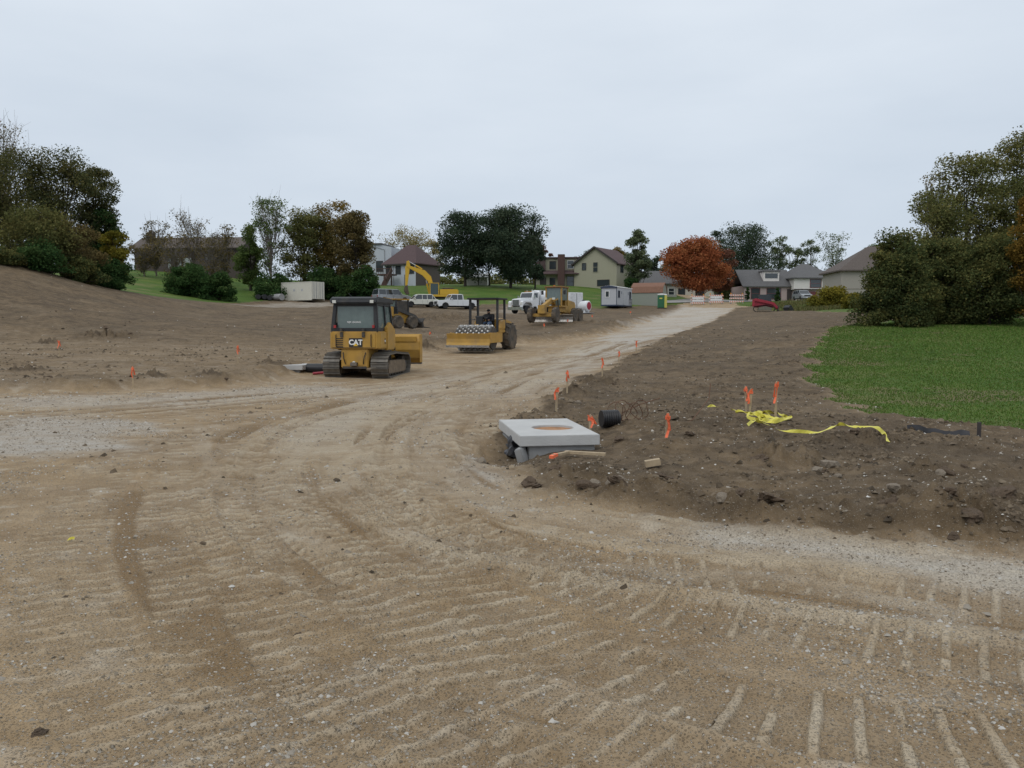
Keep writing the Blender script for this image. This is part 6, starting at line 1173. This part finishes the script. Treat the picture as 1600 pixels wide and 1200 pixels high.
# red paint marks on two rocks
def scatter(name, n, dens, size, m, seed, rmax, kind='ston', squash=.6, rmin=2.3):
    g = np.random.default_rng(seed); k = n * 6; r = rmin * (rmax / rmin) ** g.uniform(0, 1, k) ; a = g.uniform(R(-36), R(36), k); x, y = r * np.sin(a), r * np.cos(a); T = terrain(x, y); ok = g.uniform(0, 1, k) < dens(x, y, *T[1:]); x, y, z, r = x[ok][:n], y[ok][:n], T[0][ok][:n], r[ok][:n]; m_ = len(x)
    s = size(g, m_, r); base = np.array([(1, 0, -.3), (-.9, .5, -.3), (.2, 1, -.3), (-.2, -1, -.3), (.3, .2, .8), (-.4, -.2, .75)], float); F = np.array([(0, 2, 4), (2, 1, 4), (1, 5, 4), (1, 3, 5), (3, 0, 5), (0, 4, 5)])
    V = base[None] * g.uniform(.6, 1.3, (m_, 6, 1)) + g.normal(0, .16, (m_, 6, 3)); V[..., 2] *= squash; th_ = g.uniform(0, 6.28, m_); c, q = np.cos(th_)[:, None], np.sin(th_)[:, None]
    V = np.stack([V[..., 0] * c - V[..., 1] * q, V[..., 0] * q + V[..., 1] * c, V[..., 2]], -1) * s[:, None, None] + np.c_[x, y, z + s * squash * .25][:, None]
    FF = (F[None] + 6 * np.arange(m_)[:, None, None]).reshape(-1, 3); o = link(name, np_mesh(name, V.reshape(-1, 3), FF, m)); o['kind'] = 'stuff'; return o
def islandmat(name, pal, rough=.9):
    m = bpy.data.materials.new(name); m.use_nodes = True; t = m.node_tree; b = t.nodes['Principled BSDF']; b.inputs['Roughness'].default_value = rough; b.inputs['Specular IOR Level'].default_value = .25; g = N(t, 'ShaderNodeNewGeometry'); c = N(t, 'ShaderNodeValToRGB'); e = c.color_ramp.elements
    while len(e) < len(pal): e.new(.5)
    for k, col in enumerate(pal): e[k].position = k / (len(pal) - 1); e[k].color = (*col, 1)
    L(t, g.outputs['Random Per Island'], c.inputs[0]); L(t, c.outputs[0], b.inputs['Base Color']); return m
GRV = islandmat('gravel_mix', [(.13, .105, .075), (.20, .165, .12), (.25, .215, .17), (.33, .30, .255), (.50, .475, .43)]); CRB = islandmat('soil_crumbs', [(.05, .037, .023), (.085, .062, .039), (.125, .092, .06), (.18, .14, .095)])
def dg(x, y, pale, dark, tread, lawn, road, bank, terr):
    n = fbm(x / .9, y / .9, 121, 4); return np.clip(.10 + 1.5 * np.maximum(n, 0) + .4 * pale, 0, 1) * (1 - lawn) * (1 - .75 * np.maximum(dark, 0)) * (1 - .85 * tread)
scatter('gravel', 40000, dg, lambda g, m, r: np.clip(g.lognormal(-5.1, .42, m), .003, .026) * np.clip(.6 + r / 14, .7, 2.2), GRV, 31, 26)
def dc(x, y, pale, dark, tread, lawn, road, bank, terr):
    n = fbm(x / 1.4, y / 1.4, 131, 4); return np.clip(.12 + 1.6 * np.maximum(n, 0), 0, 1) * (1 - lawn) * np.clip(bank + terr * .6 + .012, 0, 1)
scatter('soil_crumbs', 28000, dc, lambda g, m, r: np.clip(g.lognormal(-4.2, .55, m), .006, .07) * np.clip(.6 + r / 30, .6, 1.7), CRB, 32, 60, rmin=5.)
def dw(x, y, pale, dark, tread, lawn, road, bank, terr): return np.clip(bank + terr, 0, 1) * .5 * (1 - lawn)
scatter('pale_chips', 700, dw, lambda g, m, r: np.clip(g.lognormal(-4.5, .45, m), .006, .035) * np.clip(.5 + r / 20, .6, 2.6), islandmat('pale_chip_mix', [(.30, .26, .20), (.48, .45, .40), (.62, .60, .56)]), 33, 80, rmin=6.)
# grass blades on the near lawn
GRM = islandmat('grass_blades', [(.055, .112, .014), (.065, .128, .017), (.078, .14, .021), (.10, .15, .027), (.17, .16, .06)])
g = np.random.default_rng(77); k = 520000; x = g.uniform(5, 42, k); y = 11 + 42 * g.uniform(0, 1, k) ** 1.3; T = terrain(x, y); ok = (T[4] > .42) & (np.abs(np.arctan2(x, y)) < R(37)) & (g.uniform(0, 1, k) < np.clip(1.25 - T[4] * .0 - y / 70, .2, 1)); x, y, z = x[ok], y[ok], T[0][ok]; m_ = len(x)
s = np.clip(g.lognormal(-3.75, .3, m_), .012, .05) * (.8 + y / 50); wd = .005 + .0006 * y; an = g.uniform(0, 6.28, m_); ln = g.normal(0, .5, (m_, 2)) * s[:, None]
V = np.stack([np.c_[x - wd * np.cos(an), y - wd * np.sin(an), z - .01], np.c_[x + wd * np.cos(an), y + wd * np.sin(an), z - .01], np.c_[x + ln[:, 0], y + ln[:, 1], z + s]], 1)
o = link('grass', np_mesh('grass', V.reshape(-1, 3), np.arange(3 * m_).reshape(-1, 3), GRM)); o['kind'] = 'stuff'
# rough weeds before the cross street
g = np.random.default_rng(78); k = 16000; x = g.uniform(29, 48, k); y = g.uniform(92, 128, k); T = terrain(x, y); den = sstep(.0, .5, T[4]) * (.25 + .75 * (fbm(x / 4, y / 4, 9, 3) > -.05)); ok = g.uniform(0, 1, k) < den; x, y, z = x[ok], y[ok], T[0][ok]; m_ = len(x)
s = g.uniform(.15, .6, m_); wd = .07; an = g.uniform(0, 6.28, m_); ln = g.normal(0, .3, (m_, 2)) * s[:, None]
V = np.stack([np.c_[x - wd * np.cos(an), y - wd * np.sin(an), z - .02], np.c_[x + wd * np.cos(an), y + wd * np.sin(an), z - .02], np.c_[x + ln[:, 0], y + ln[:, 1], z + s]], 1)
o = link('weeds', np_mesh('weeds', V.reshape(-1, 3), np.arange(3 * m_).reshape(-1, 3), islandmat('weed_blades', [(.06, .075, .02), (.11, .11, .035), (.17, .14, .06), (.09, .11, .03)]))); o['kind'] = 'stuff'
